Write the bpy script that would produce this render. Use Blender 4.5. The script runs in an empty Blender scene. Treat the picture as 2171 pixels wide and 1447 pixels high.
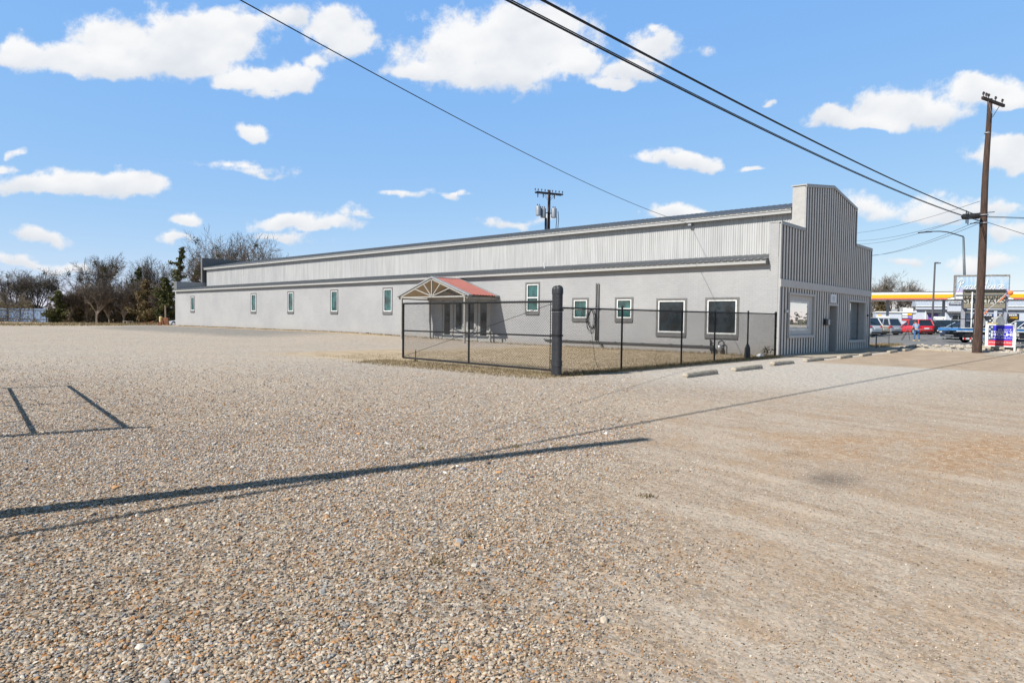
import bpy, bmesh, math, random
import numpy as np
from mathutils import Vector, Matrix
random.seed(7); rng = np.random.default_rng(11)
sc = bpy.context.scene; col = sc.collection
R = math.radians
# ---------------------------------------------------------------- camera
F, CX, CY, EYE = 1409.03, 1085.5, 723.5, 1.5
MC = np.array([[0.678, 0.017, -0.735], [-0.735, 0.032, -0.677], [0.012, 0.999, 0.035]])
q_, _ = np.linalg.qr(MC.T); MC = (q_ * np.sign(np.sum(q_ * MC.T, axis=0))).T
cd = bpy.data.cameras.new('camera'); cam = bpy.data.objects.new('camera', cd); col.objects.link(cam)
m4 = Matrix([list(MC[i]) + [0] for i in range(3)] + [[0, 0, 0, 1]]); m4.translation = (0, 0, EYE)
cam.matrix_world = m4
CLOUD = .67
cd.sensor_width = 36; cd.lens = 36 * F / 2171; cd.clip_end = 6000; cd.clip_start = .05
sc.camera = cam
FW = np.array([.7355, .6775]); RT = np.array([.6775, -.7355])
def at(px, D, z=None):
    """world point on the ground in the direction of photo column px, D metres out"""
    y = 673 + (px - CX) * .01167
    r = MC @ np.array([px - CX, -(y - CY), -F]); s = D / F
    x, yy = r[0] * s, r[1] * s
    return Vector((x, yy, gz(x, yy) if z is None else z))
def hgt(py, px, D): return EYE + (673 + (px - CX) * .01167 - py) * D / F
def sms(t): t = np.clip(t, 0, 1); return t * t * (3 - 2 * t)
def gz(x, y):
    D = .7355 * x + .6775 * y
    a = .3 * sms((y - 22) / 24) * sms((x - 18) / 8) * (1 - sms((y - 78) / 10))
    b = .28 * sms((D - 57) / 10) * sms((x - 45) / 12) * (1 - sms((y - 60) / 20))
    c = .2 * sms((D - 35.2) / 1.6) * (1 - sms((D - 38.5) / 3)) * sms((x - 42.7) / .7) * sms((9.9 - y) / 1.2) * sms((y + 12) / 3)
    a = a + c
    return a + b if isinstance(x, np.ndarray) else float(a + b)
# ---------------------------------------------------------------- light and sky
SUN_EL, SUN_AZ = R(43), math.atan2(-.26, .966)       # light travels towards SUN_AZ
ld = Vector((math.cos(SUN_EL) * math.cos(SUN_AZ), math.cos(SUN_EL) * math.sin(SUN_AZ), -math.sin(SUN_EL)))
sl = bpy.data.lights.new('sun', 'SUN'); sl.energy = 5.0; sl.angle = R(.5); sl.color = (1, .955, .88)
so = bpy.data.objects.new('sun', sl); col.objects.link(so); so.rotation_euler = ld.to_track_quat('-Z', 'Y').to_euler(); so.location = (-20, 5, 30)
class G:
    def __init__(s, nt): s.nt = nt; nt.nodes.clear()
    def n(s, t, out=0, **kw):
        nd = s.nt.nodes.new('ShaderNode' + t)
        for k, v in kw.items():
            if hasattr(nd, k) and not k[0].isupper(): setattr(nd, k, v)
        for k, v in kw.items():
            if k[0].isupper() or k[0] == '_':
                i = nd.inputs[int(k[1:])] if k[0] == '_' else nd.inputs[k.replace('__', ' ')]
                s.put(i, v)
        return nd.outputs[out] if len(nd.outputs) else None
    def put(s, i, v):
        if isinstance(v, bpy.types.NodeSocket): s.nt.links.new(v, i)
        elif i.type == 'RGBA' and not isinstance(v, (int, float)) and len(v) == 3: i.default_value = (*v, 1)
        else: i.default_value = v
    def m(s, op, a, b=0., c=0., clamp=False): return s.n('Math', operation=op, use_clamp=clamp, _0=a, _1=b, _2=c)
    def v(s, op, a, b=(0, 0, 0), out=0): return s.n('VectorMath', out=out, operation=op, _0=a, _1=b)
    def mix(s, f, a, b, bt='MIX'): return s.n('Mix', out=2, data_type='RGBA', blend_type=bt, _0=f, _6=a, _7=b)
    def ss(s, x, a, b): return s.n('MapRange', interpolation_type='SMOOTHSTEP', Value=x, From__Min=a, From__Max=b)
    def ramp(s, f, pts, interp='LINEAR'):
        nd = s.nt.nodes.new('ShaderNodeValToRGB'); s.put(nd.inputs[0], f); e = nd.color_ramp; e.interpolation = interp
        while len(e.elements) < len(pts): e.elements.new(.5)
        for el, (p, c) in zip(e.elements, pts): el.position = p; el.color = (*c, 1)
        return nd.outputs[0]
    def noise(s, vec, sc_, det=3, rough=.55, out=0): return s.n('TexNoise', out=out, Vector=vec, Scale=sc_, Detail=det, Roughness=rough)
w = bpy.data.worlds.new('World'); sc.world = w; w.use_nodes = True
g = G(w.node_tree)
sky = g.n('TexSky', sky_type='NISHITA', sun_disc=False, sun_elevation=SUN_EL, sun_rotation=R(285), altitude=200, air_density=1., dust_density=0., ozone_density=3.)
CL = """60 110 75 34 1|150 122 110 30 1|280 95 110 52 1|370 90 120 62 1|460 80 90 50 1|535 60 42 26 .7|250 130 90 24 1|400 130 90 28 1|
705 85 66 44 1|660 130 40 18 .8|740 95 36 38 1|610 35 40 16 .4|555 168 90 34 1|620 160 46 22 1|500 180 45 13 1|1010 110 130 72 1|1120 95 130 76 1|960 95 90 42 1|1060 160 130 45 1|
1200 130 64 55 1|920 158 60 20 1|1395 112 76 34 1|1335 155 60 26 1|1420 98 50 22 1|1285 187 36 11 .8|540 285 50 16 .9|1450 337 65 19 1|1590 352 30 9 .8|1890 222 80 38 1|1775 252 68 18 .9|
1960 228 80 32 1|1840 255 70 16 .9|2080 190 90 26 .9|2145 215 56 16 .8|2125 328 75 28 1|2165 330 44 28 1|90 394 100 24 .9|200 387 105 26 .9|290 393 62 26 1|275 378 58 20 1|15 350 40 15 .9|
35 320 14 8 .7|390 460 40 14 1|90 498 64 15 .9|360 497 40 10 .7|40 548 62 10 .7|660 475 85 15 .8|615 468 40 13 .8|620 505 54 9 .6|520 350 60 11 .45|545 366 46 8 .4|855 412 40 8 .5|
975 412 28 6 .5|1115 462 56 13 .7|1440 450 72 17 .8|1870 435 95 22 .62|2010 450 120 16 .55|1905 548 46 15 .6|2090 552 86 17 .62|2145 490 50 20 .6|2100 440 100 14 .5|
1640 222 12 7 .6|750 452 30 8 .35|160 560 30 10 .4"""
bgs = g.n('Background', Color=g.mix(1., sky, (.98, .66, .15), 'MULTIPLY'), Strength=.066)
zd = g.n('SeparateXYZ', out=2, Vector=g.n('TexCoord', out=0))          # blue deepens overhead, dimmed so less sky light fills the shadows
bgb = g.n('Background', Color=(.080, .235, .58), Strength=g.n('MapRange', interpolation_type='SMOOTHSTEP', Value=zd, From__Min=.40, From__Max=.85, To__Min=1., To__Max=.10))
g.n('OutputWorld', Surface=g.n('AddShader', _0=bgs, _1=bgb))
sc.view_settings.view_transform = 'Standard'; sc.view_settings.look = 'None'; sc.view_settings.exposure = .54; sc.view_settings.gamma = 1
sc.cycles.use_denoising = True
sc.cycles.max_bounces = 6; sc.cycles.transparent_max_bounces = 8
# ---------------------------------------------------------------- materials
MT = {}
def mat(name, c, rough=.7, metal=0., var=.12, vs=6., bump=0., bs=40., spec=.4, coat=0., c2=None, stretch=None):
    """principled surface with a little uneven wear"""
    if name in MT: return MT[name]
    m = bpy.data.materials.new(name); m.use_nodes = True; g = G(m.node_tree)
    P = g.n('TexCoord', out=3)
    if stretch: P = g.v('MULTIPLY', P, stretch)
    nz = g.noise(P, vs, 5, .6)
    lo = c2 or tuple(x * (1 - var) for x in c); hi = tuple(min(1, x * (1 + var)) for x in c)
    colr = g.mix(g.ss(nz, .3, .7), lo, hi)
    kw = {}
    if bump: kw['Normal'] = g.n('Bump', Strength=bump, Distance=.02, Height=g.noise(P, bs, 4, .6))
    b = g.n('BsdfPrincipled', Base__Color=colr, Roughness=rough, Metallic=metal, Specular__IOR__Level=spec, Coat__Weight=coat, Coat__Roughness=.05, **kw)
    g.n('OutputMaterial', Surface=b); MT[name] = m; return m
def M(n): return MT[n]
mat('white_paint', (.64, .64, .63), .45); mat('trim_grey', (.125, .123, .122), .6); mat('fascia', (.33, .327, .32), .5, var=.06); mat('stucco', (.36, .35, .335), .75, var=.06, bump=.15, bs=60)
mat('cladding', (.60, .56, .515), .5, var=.07, vs=1.2, bump=.06, bs=8); mat('dark_trim', (.09, .09, .10), .6); mat('roof_grey', (.13, .138, .15), .4, metal=.3, var=.1, vs=1.5)
mat('black_metal', (.010, .010, .011), .55, var=.3, spec=.25); mat('black_post', (.026, .027, .031), .5, var=.25, vs=12, spec=.35)
mat('galvanised', (.42, .43, .44), .4, metal=.7); mat('concrete', (.31, .27, .215), .9, var=.25, vs=9, bump=.5, bs=50); mat('band_stucco', (.50, .475, .45), .75, var=.06, bump=.15, bs=60); mat('rib_shade', (.095, .083, .072), .8); mat('pole_wood', (.062, .037, .028), .85, var=.5, vs=3, bump=.9, bs=26, stretch=(9, 9, .5))
mat('cable', (.008, .008, .01), .5); mat('red_roof', (.25, .075, .06), .65, var=.1, vs=2); mat('ply', (.42, .33, .22), .8, var=.15, vs=3, stretch=(1, 8, 8)); mat('steel_frame', (.29, .275, .25), .5)
mat('asphalt', (.15, .148, .148), .9, var=.25, vs=1.2, bump=.4, bs=80); mat('door_grey', (.30, .295, .285), .5, var=.05)
mat('tyre', (.014, .014, .015), .8, var=.3); mat('tyre_grey', (.30, .30, .29), .8, var=.2); mat('rim', (.55, .56, .58), .3, metal=.8); mat('chrome', (.75, .76, .78), .15, metal=1); mat('car_glass', (.012, .015, .018), .04, spec=.9)
mat('red_lens', (.45, .012, .015), .15, spec=.6); mat('clear_lens', (.7, .72, .75), .1, spec=.7); mat('black_plastic', (.02, .02, .022), .6)
mat('transformer', (.25, .27, .30), .45, metal=.2); mat('porcelain', (.07, .05, .045), .25); mat('orange', (.75, .18, .04), .6); mat('blue_fence', (.20, .27, .40), .5, var=.1)
mat('yellow', (.68, .37, .012), .4, var=.03); mat('red', (.62, .07, .035), .4, var=.05); mat('store_wall', (.44, .47, .53), .7, var=.06); mat('store_roof', (.46, .50, .56), .4, metal=.3)
mat('purple', (.17, .09, .32), .6); mat('sign_blue', (.035, .03, .44), .45, var=.05); mat('sign_navy', (.02, .05, .14), .45); mat('sign_red', (.62, .045, .06), .45, var=.05)
mat('skin', (.46, .27, .19), .6); mat('shirt', (.16, .28, .44), .85, var=.2, vs=9); mat('jeans', (.05, .12, .26), .9, var=.3, vs=9); mat('cap', (.03, .03, .035), .8); mat('hair', (.10, .07, .05), .8)
mat('bark', (.085, .068, .055), .9, var=.35, vs=2, bump=.6, bs=12); mat('pale_bark', (.24, .19, .15), .9, var=.35, vs=2); mat('rust', (.19, .075, .035), .85, var=.5, vs=5); mat('tan_paint', (.52, .38, .17), .6, var=.2)
mat('twig', (.135, .108, .086), .95, var=.4, vs=.4); mat('board_tan', (.22, .19, .135), .7, var=.1)
def leafmat(name, a, b, c):
    m = bpy.data.materials.new(name); m.use_nodes = True; g = G(m.node_tree)
    p = g.n('NewGeometry', out=0); n = g.noise(p, .8, 4); n2 = g.n('NewGeometry', out=8)
    cc = g.mix(g.ss(n, .35, .65), a, b); cc = g.mix(g.m('MULTIPLY', n2, .55), cc, c)
    s = g.n('BsdfPrincipled', Base__Color=cc, Roughness=.8, Specular__IOR__Level=.2); t = g.n('BsdfTranslucent', Color=cc)
    g.n('OutputMaterial', Surface=g.n('MixShader', _0=.2, _1=s, _2=t)); MT[name] = m
leafmat('cedar', (.045, .06, .02), (.095, .10, .035), (.14, .115, .05)); leafmat('cedar_brown', (.10, .085, .035), (.17, .12, .06), (.20, .15, .085))
leafmat('mistletoe', (.05, .055, .02), (.08, .075, .03), (.09, .08, .035)); leafmat('dry_leaf', (.14, .105, .06), (.21, .16, .095), (.15, .135, .06))
leafmat('dry_blade', (.20, .15, .085), (.28, .22, .13), (.24, .19, .10))
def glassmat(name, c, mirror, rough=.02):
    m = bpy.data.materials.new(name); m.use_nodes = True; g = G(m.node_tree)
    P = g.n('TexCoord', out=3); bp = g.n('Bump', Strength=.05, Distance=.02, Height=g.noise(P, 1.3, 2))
    cc = g.mix(g.ss(g.noise(P, 1.7, 4), .3, .7), tuple(x * .35 for x in c), tuple(x * 1.9 for x in c))  # patchy reflections painted into the pane colour
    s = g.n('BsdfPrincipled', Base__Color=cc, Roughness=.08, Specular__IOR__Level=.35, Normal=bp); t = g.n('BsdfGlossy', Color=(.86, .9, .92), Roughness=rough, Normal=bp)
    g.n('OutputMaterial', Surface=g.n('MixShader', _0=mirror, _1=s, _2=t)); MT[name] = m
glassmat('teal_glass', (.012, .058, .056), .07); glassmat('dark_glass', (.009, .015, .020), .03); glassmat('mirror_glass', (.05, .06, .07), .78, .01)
# painted brick
def brickmat():
    m = bpy.data.materials.new('painted_brick'); m.use_nodes = True; g = G(m.node_tree)
    P = g.n('TexCoord', out=3); s = g.n('SeparateXYZ', Vector=P); y = g.nt.nodes[-1].outputs[1]; z = g.nt.nodes[-1].outputs[2]; x = g.nt.nodes[-1].outputs[0]
    v = g.n('CombineXYZ', X=g.m('ADD', y, x), Y=z)
    nd = g.nt.nodes.new('ShaderNodeTexBrick'); g.put(nd.inputs['Vector'], g.v('ADD', v, g.v('MULTIPLY', g.n('TexNoise', out=1, Vector=P, Scale=4., Detail=3.), (.012, .012, 0))))
    for k, vv in dict(Scale=1., Mortar_Size=.010, Mortar_Smooth=.5, Bias=-.1, Brick_Width=.26, Row_Height=.088).items(): nd.inputs[k.replace('_', ' ')].default_value = vv
    nd.inputs['Color1'].default_value = (.318, .316, .318, 1); nd.inputs['Color2'].default_value = (.338, .336, .338, 1); nd.inputs['Mortar'].default_value = (.288, .286, .288, 1)
    big = g.noise(P, .35, 5, .6); fine = g.noise(P, 14., 4, .6)
    c = g.mix(g.ss(big, .35, .7), nd.outputs[0], g.mix(1., nd.outputs[0], (.87, .87, .885), 'MULTIPLY'))
    stk = g.noise(g.v('MULTIPLY', P, (1, 2.4, .14)), 1.3, 5, .65); c = g.mix(g.m('MULTIPLY', g.ss(stk, .56, .74), .3), c, (.25, .245, .24))
    c = g.mix(g.m('MULTIPLY', g.ss(g.m('ADD', z, g.m('MULTIPLY', big, 1.1)), 1.25, .35), .65), c, (.25, .215, .175))
    h = g.m('ADD', g.m('MULTIPLY', nd.outputs[1], -1.), g.m('MULTIPLY', fine, .6))
    b = g.n('BsdfPrincipled', Base__Color=c, Roughness=.62, Specular__IOR__Level=.35, Normal=g.n('Bump', Strength=.4, Distance=.012, Height=h))
    g.n('OutputMaterial', Surface=b); MT['brick'] = m
brickmat()
# corrugated clerestory with rain streaks
def corrmat():
    m = bpy.data.materials.new('corrugated_sheet'); m.use_nodes = True; g = G(m.node_tree)
    P = g.n('TexCoord', out=3); st = g.noise(g.v('MULTIPLY', P, (1, 3.2, .18)), 1.6, 5, .65); b2 = g.noise(P, .25, 3)
    s = g.n('SeparateXYZ', Vector=P); y = g.nt.nodes[-1].outputs[1]
    seam = g.m('LESS_THAN', g.m('PINGPONG', y, 1.05), .022)
    c = g.mix(g.ss(st, .32, .68), (.355, .351, .345), (.445, .442, .435)); c = g.mix(g.m('MULTIPLY', g.ss(b2, .4, .7), .25), c, (.28, .285, .295)); c = g.mix(g.m('MULTIPLY', seam, .35), c, (.18, .18, .18))
    g.n('OutputMaterial', Surface=g.n('BsdfPrincipled', Base__Color=c, Roughness=.5, Specular__IOR__Level=.35)); MT['corrugated'] = m
corrmat()
# ---------------------------------------------------------------- mesh helpers
class MB:
    def __init__(s): s.v = []; s.f = []
    def add(s, vs, fs):
        o = len(s.v); s.v += [tuple(x) for x in vs]; s.f += [tuple(i + o for i in f) for f in fs]; return s
    def box(s, c, sz, rz=0., rot=None):
        hx, hy, hz = (x / 2 for x in sz); B = rot or Matrix.Rotation(rz, 3, 'Z'); c = Vector(c)
        vs = [c + B @ Vector((a * hx, b * hy, d * hz)) for a in (-1, 1) for b in (-1, 1) for d in (-1, 1)]
        return s.add(vs, [(0, 1, 3, 2), (4, 6, 7, 5), (0, 4, 5, 1), (2, 3, 7, 6), (0, 2, 6, 4), (1, 5, 7, 3)])
    def bb(s, x0, x1, y0, y1, z0, z1): return s.box(((x0 + x1) / 2, (y0 + y1) / 2, (z0 + z1) / 2), (abs(x1 - x0), abs(y1 - y0), abs(z1 - z0)))
    def bar(s, a, b, r, n=6, r2=None):
        return s.tube([a, b], r, n, r2)
    def beam(s, a, b, wd, ht):
        a, b = Vector(a), Vector(b); d = b - a; q = d.to_track_quat('X', 'Z').to_matrix()
        return s.box((a + b) / 2, (d.length, wd, ht), rot=q)
    def tube(s, pts, r, n=6, r2=None, cap=True):
        pts = [Vector(p) for p in pts]; N = len(pts); vs = []; fs = []
        up = None
        for i, p in enumerate(pts):
            d = (pts[min(i + 1, N - 1)] - pts[max(i - 1, 0)]).normalized()
            if up is None: up = d.orthogonal().normalized()
            else: up = (up - d * up.dot(d)).normalized()
            e = d.cross(up); rr = r if r2 is None else r + (r2 - r) * i / (N - 1)
            if isinstance(r, (list, tuple)): rr = r[i]
            vs += [p + (up * math.cos(t) + e * math.sin(t)) * rr for t in [2 * math.pi * k / n for k in range(n)]]
        for i in range(N - 1):
            for k in range(n): fs.append((i * n + k, i * n + (k + 1) % n, (i + 1) * n + (k + 1) % n, (i + 1) * n + k))
        if cap: fs += [tuple(range(n - 1, -1, -1)), tuple(range((N - 1) * n, N * n))]
        return s.add(vs, fs)
    def lathe(s, prof, c=(0, 0, 0), n=16, axis='Z'):
        c = Vector(c); vs = []; fs = []
        for r, z in prof:
            for k in range(n):
                t = 2 * math.pi * k / n; p = Vector((r * math.cos(t), r * math.sin(t), z))
                if axis == 'Y': p = Vector((p.x, p.z, -p.y))
                if axis == 'X': p = Vector((p.z, p.y, -p.x))
                vs.append(c + p)
        N = len(prof)
        for i in range(N - 1):
            for k in range(n): fs.append((i * n + k, i * n + (k + 1) % n, (i + 1) * n + (k + 1) % n, (i + 1) * n + k))
        fs += [tuple(range(n - 1, -1, -1)), tuple(range((N - 1) * n, N * n))]
        return s.add(vs, fs)
    def quad(s, *p): return s.add(p, [tuple(range(len(p)))])
    def prism(s, poly, off):
        """polygon of 3-D points extruded by off"""
        off = Vector(off); n = len(poly); vs = [Vector(p) for p in poly] + [Vector(p) + off for p in poly]
        return s.add(vs, [tuple(range(n)), tuple(range(2 * n - 1, n - 1, -1))] + [(i, i + n, (i + 1) % n + n, (i + 1) % n) for i in range(n)])
    def loft(s, secs, cap=True):
        n = len(secs[0]); vs = [p for q in secs for p in q]; fs = []
        for i in range(len(secs) - 1):
            for k in range(n): fs.append((i * n + k, i * n + (k + 1) % n, (i + 1) * n + (k + 1) % n, (i + 1) * n + k))
        if cap: fs += [tuple(range(n - 1, -1, -1)), tuple(range((len(secs) - 1) * n, len(secs) * n))]
        return s.add(vs, fs)
    def mesh(s, name, smooth=False, bevel=0.):
        me = bpy.data.meshes.new(name); me.from_pydata(s.v, [], s.f); me.validate()
        bm = bmesh.new(); bm.from_mesh(me); bmesh.ops.recalc_face_normals(bm, faces=bm.faces)
        if bevel: bmesh.ops.bevel(bm, geom=[e for e in bm.edges if e.calc_face_angle(0) > .5], offset=bevel, segments=2, affect='EDGES', profile=.6)
        bm.to_mesh(me); bm.free()
        if smooth: me.shade_smooth() if smooth is True else me.set_sharp_from_angle(angle=R(smooth))
        return me
    def build(s, name, m, parent=None, smooth=False, bevel=0., label=None):
        me = s.mesh(name, smooth, bevel)
        if smooth and smooth is not True:
            me.polygons.foreach_set('use_smooth', [True] * len(me.polygons)); me.set_sharp_from_angle(angle=R(smooth))
        return link(name, me, m, parent, label)
def link(name, me, m, parent=None, label=None):
    if m: me.materials.append(M(m) if isinstance(m, str) else m)
    o = bpy.data.objects.new(name, me); col.objects.link(o)
    if parent: o.parent = parent
    if label: o['label'] = label
    return o
def tag(o, label, cat, group=None):
    o['label'] = label; o['category'] = cat
    if group: o['group'] = group
    return o
def kind(o, k): o['kind'] = k; return o
def thing(name, label, cat, loc=(0, 0, 0), rz=0., group=None):
    o = bpy.data.objects.new(name, None); col.objects.link(o); o.location = loc; o.rotation_euler = (0, 0, rz); o.empty_display_size = .3
    return tag(o, label, cat, group)
def dup(o, loc, rz=0., label=None, scale=None):
    kids = {}
    for c in bpy.data.objects:
        if c.parent: kids.setdefault(c.parent.name, []).append(c)
    def cp(a, par):
        b = a.copy(); col.objects.link(b)
        if par: b.parent = par
        for c in kids.get(a.name, []): cp(c, b)
        return b
    r = cp(o, None); r.location = loc; r.rotation_euler = (0, 0, rz)
    if scale: r.scale = scale
    if label: r['label'] = label
    return r
def npmesh(name, V, Fc, cols=None, smooth=False):
    V = np.asarray(V, np.float32); Fc = np.asarray(Fc, np.int32); k = Fc.shape[1]
    me = bpy.data.meshes.new(name); me.vertices.add(len(V)); me.vertices.foreach_set('co', V.ravel())
    me.loops.add(Fc.size); me.loops.foreach_set('vertex_index', Fc.ravel()); me.polygons.add(len(Fc)); me.polygons.foreach_set('loop_start', np.arange(0, Fc.size, k, dtype=np.int32))
    if cols is not None:
        a = me.color_attributes.new('tint', 'FLOAT_COLOR', 'POINT'); a.data.foreach_set('color', np.asarray(cols, np.float32).ravel())
    me.update(calc_edges=True); me.validate()
    if not smooth: me.polygons.foreach_set('use_smooth', [False] * len(Fc))
    return me
def segmesh(name, P0, P1, R0, R1, n=3):
    P0, P1 = np.asarray(P0, float), np.asarray(P1, float); R0, R1 = np.asarray(R0)[:, None], np.asarray(R1)[:, None]
    d = P1 - P0; d /= np.linalg.norm(d, axis=1)[:, None] + 1e-9
    h = np.where(np.abs(d[:, 2:3]) < .9, [[0, 0, 1.]], [[1., 0, 0]]); a = np.cross(d, h); a /= np.linalg.norm(a, axis=1)[:, None]; b = np.cross(d, a)
    rings = []
    for P, Rr in ((P0, R0), (P1, R1)):
        for k in range(n): t = 2 * math.pi * k / n; rings.append(P + Rr * (a * math.cos(t) + b * math.sin(t)))
    V = np.stack(rings, 1).reshape(-1, 3); base = (np.arange(len(P0)) * 2 * n)[:, None]
    Fc = np.concatenate([base + np.array([[k, (k + 1) % n, n + (k + 1) % n, n + k]]) for k in range(n)], 0)
    return npmesh(name, V, Fc)
def text(s, size, m, parent, loc, axis_r, axis_u, name='lettering', wide=1., shear=0., bold=0., depth=.004, align='CENTER'):
    """raised lettering lying in the plane axis_r/axis_u, centred on loc (parent space)"""
    cu = bpy.data.curves.new(name, 'FONT'); cu.body = s; cu.size = size; cu.align_x = align; cu.align_y = 'CENTER'; cu.shear = shear; cu.offset = bold; cu.extrude = depth; cu.resolution_u = 3
    to = bpy.data.objects.new(name, cu); col.objects.link(to); me = bpy.data.meshes.new_from_object(to); bpy.data.objects.remove(to)
    r, u = Vector(axis_r).normalized(), Vector(axis_u).normalized(); n = r.cross(u)
    me.transform(Matrix([[r[i] * wide, u[i], n[i], loc[i]] for i in range(3)] + [[0, 0, 0, 1]])); me.name = name
    return link(name, me, m, parent)
# ---------------------------------------------------------------- clouds: a far dome segment, density worked out per vertex
def vnoise(x, y, seed):
    xi, yi = np.floor(x).astype(int), np.floor(y).astype(int); fx, fy = x - xi, y - yi; fx, fy = fx * fx * (3 - 2 * fx), fy * fy * (3 - 2 * fy)
    def h(a, b): v = np.sin(a * 127.1 + b * 311.7 + seed * 74.7) * 43758.5453; return v - np.floor(v)
    return (h(xi, yi) * (1 - fx) + h(xi + 1, yi) * fx) * (1 - fy) + (h(xi, yi + 1) * (1 - fx) + h(xi + 1, yi + 1) * fx) * fy
def fbm(x, y, seed, o=5, r=.55):
    t = 0; a = 1; n = 0
    for i in range(o): t = t + a * vnoise(x * 2 ** i + 13.7 * i, y * 2 ** i + 7.1 * i, seed + i); n += a; a *= r
    return t / n
az = np.radians(np.arange(-52, 52.01, .2)); el = np.radians(np.arange(-.5, 50.01, .2)); AZ_, EL_ = np.meshgrid(az, el, indexing='ij')
U, V_ = np.tan(AZ_), np.tan(EL_) / np.cos(AZ_)
WU = U + (fbm(U * 9, V_ * 14, 1) - .5) * .085 + (fbm(U * 30, V_ * 40, 21) - .5) * .03; WV = V_ + (fbm(U * 9 + 50, V_ * 14, 5) - .5) * .045 + (fbm(U * 30, V_ * 40 + 9, 25) - .5) * .02
fld = np.full(U.shape, -1.); bs = np.zeros(U.shape)
for bl in CL.replace('\n', '').split('|'):
    px, py, rx, ry, k = map(float, bl.split())
    r = MC @ np.array([px - CX, -(py - CY), -F]); fr = r[0] * FW[0] + r[1] * FW[1]; u0 = (r[0] * RT[0] + r[1] * RT[1]) / fr; v0 = r[2] / fr
    dv = (WV - v0) * F / ry * .86; dv = np.where(dv < 0, dv * 1.25, dv)
    q = (1 - np.hypot((WU - u0) * F / rx * .90, dv)) * k; bs = np.where(q > fld, dv, bs); fld = np.logaddexp(fld * 14, q * 14) / 14
nz_ = fbm(U * 16, V_ * 20, 31, 7, .62) - .5
den = fld + nz_ * 1.05
for _ in range(5): bs = (bs + np.roll(bs, 1, 0) + np.roll(bs, -1, 0) + np.roll(bs, 1, 1) + np.roll(bs, -1, 1)) / 5
shade = np.clip(.62 + bs * .55 + (fbm(U * 12, V_ * 18, 41, 6, .6) - .5) * 1.9, 0, 1)
RD = 3000.; X_ = RD * (FW[0] * np.cos(AZ_) + RT[0] * np.sin(AZ_)) * np.cos(EL_); Y_ = RD * (FW[1] * np.cos(AZ_) + RT[1] * np.sin(AZ_)) * np.cos(EL_); Z_ = RD * np.sin(EL_)
I = np.arange(U.size).reshape(U.shape)
m = bpy.data.materials.new('cloud_sky'); m.use_nodes = True; g = G(m.node_tree); at_ = g.n('VertexColor', layer_name='tint'); g.n('SeparateColor', Color=at_); so_ = g.nt.nodes[-1].outputs
P = g.n('NewGeometry', out=0); fine = g.m('SUBTRACT', g.noise(P, .022, 7, .7), .5)
den_ = g.m('ADD', so_[0], g.m('MULTIPLY', fine, .85)); em = g.n('Emission', Color=g.mix(so_[1], (.78, .815, .87), (1., 1., 1.)), Strength=CLOUD)
mixf = g.m('MULTIPLY', g.ss(den_, -.20, .32), .97)
g.n('OutputMaterial', Surface=g.n('MixShader', _0=mixf, _1=g.n('BsdfTransparent'), _2=em)); m.cycles.emission_sampling = 'NONE'
o = link('sky', npmesh('sky', np.stack([X_, Y_, Z_], -1).reshape(-1, 3), np.stack([I[:-1, :-1], I[1:, :-1], I[1:, 1:], I[:-1, 1:]], -1).reshape(-1, 4), np.stack([den, shade, 0 * den, 0 * den + 1], -1).reshape(-1, 4), smooth=True), m); kind(o, 'structure')
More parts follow.
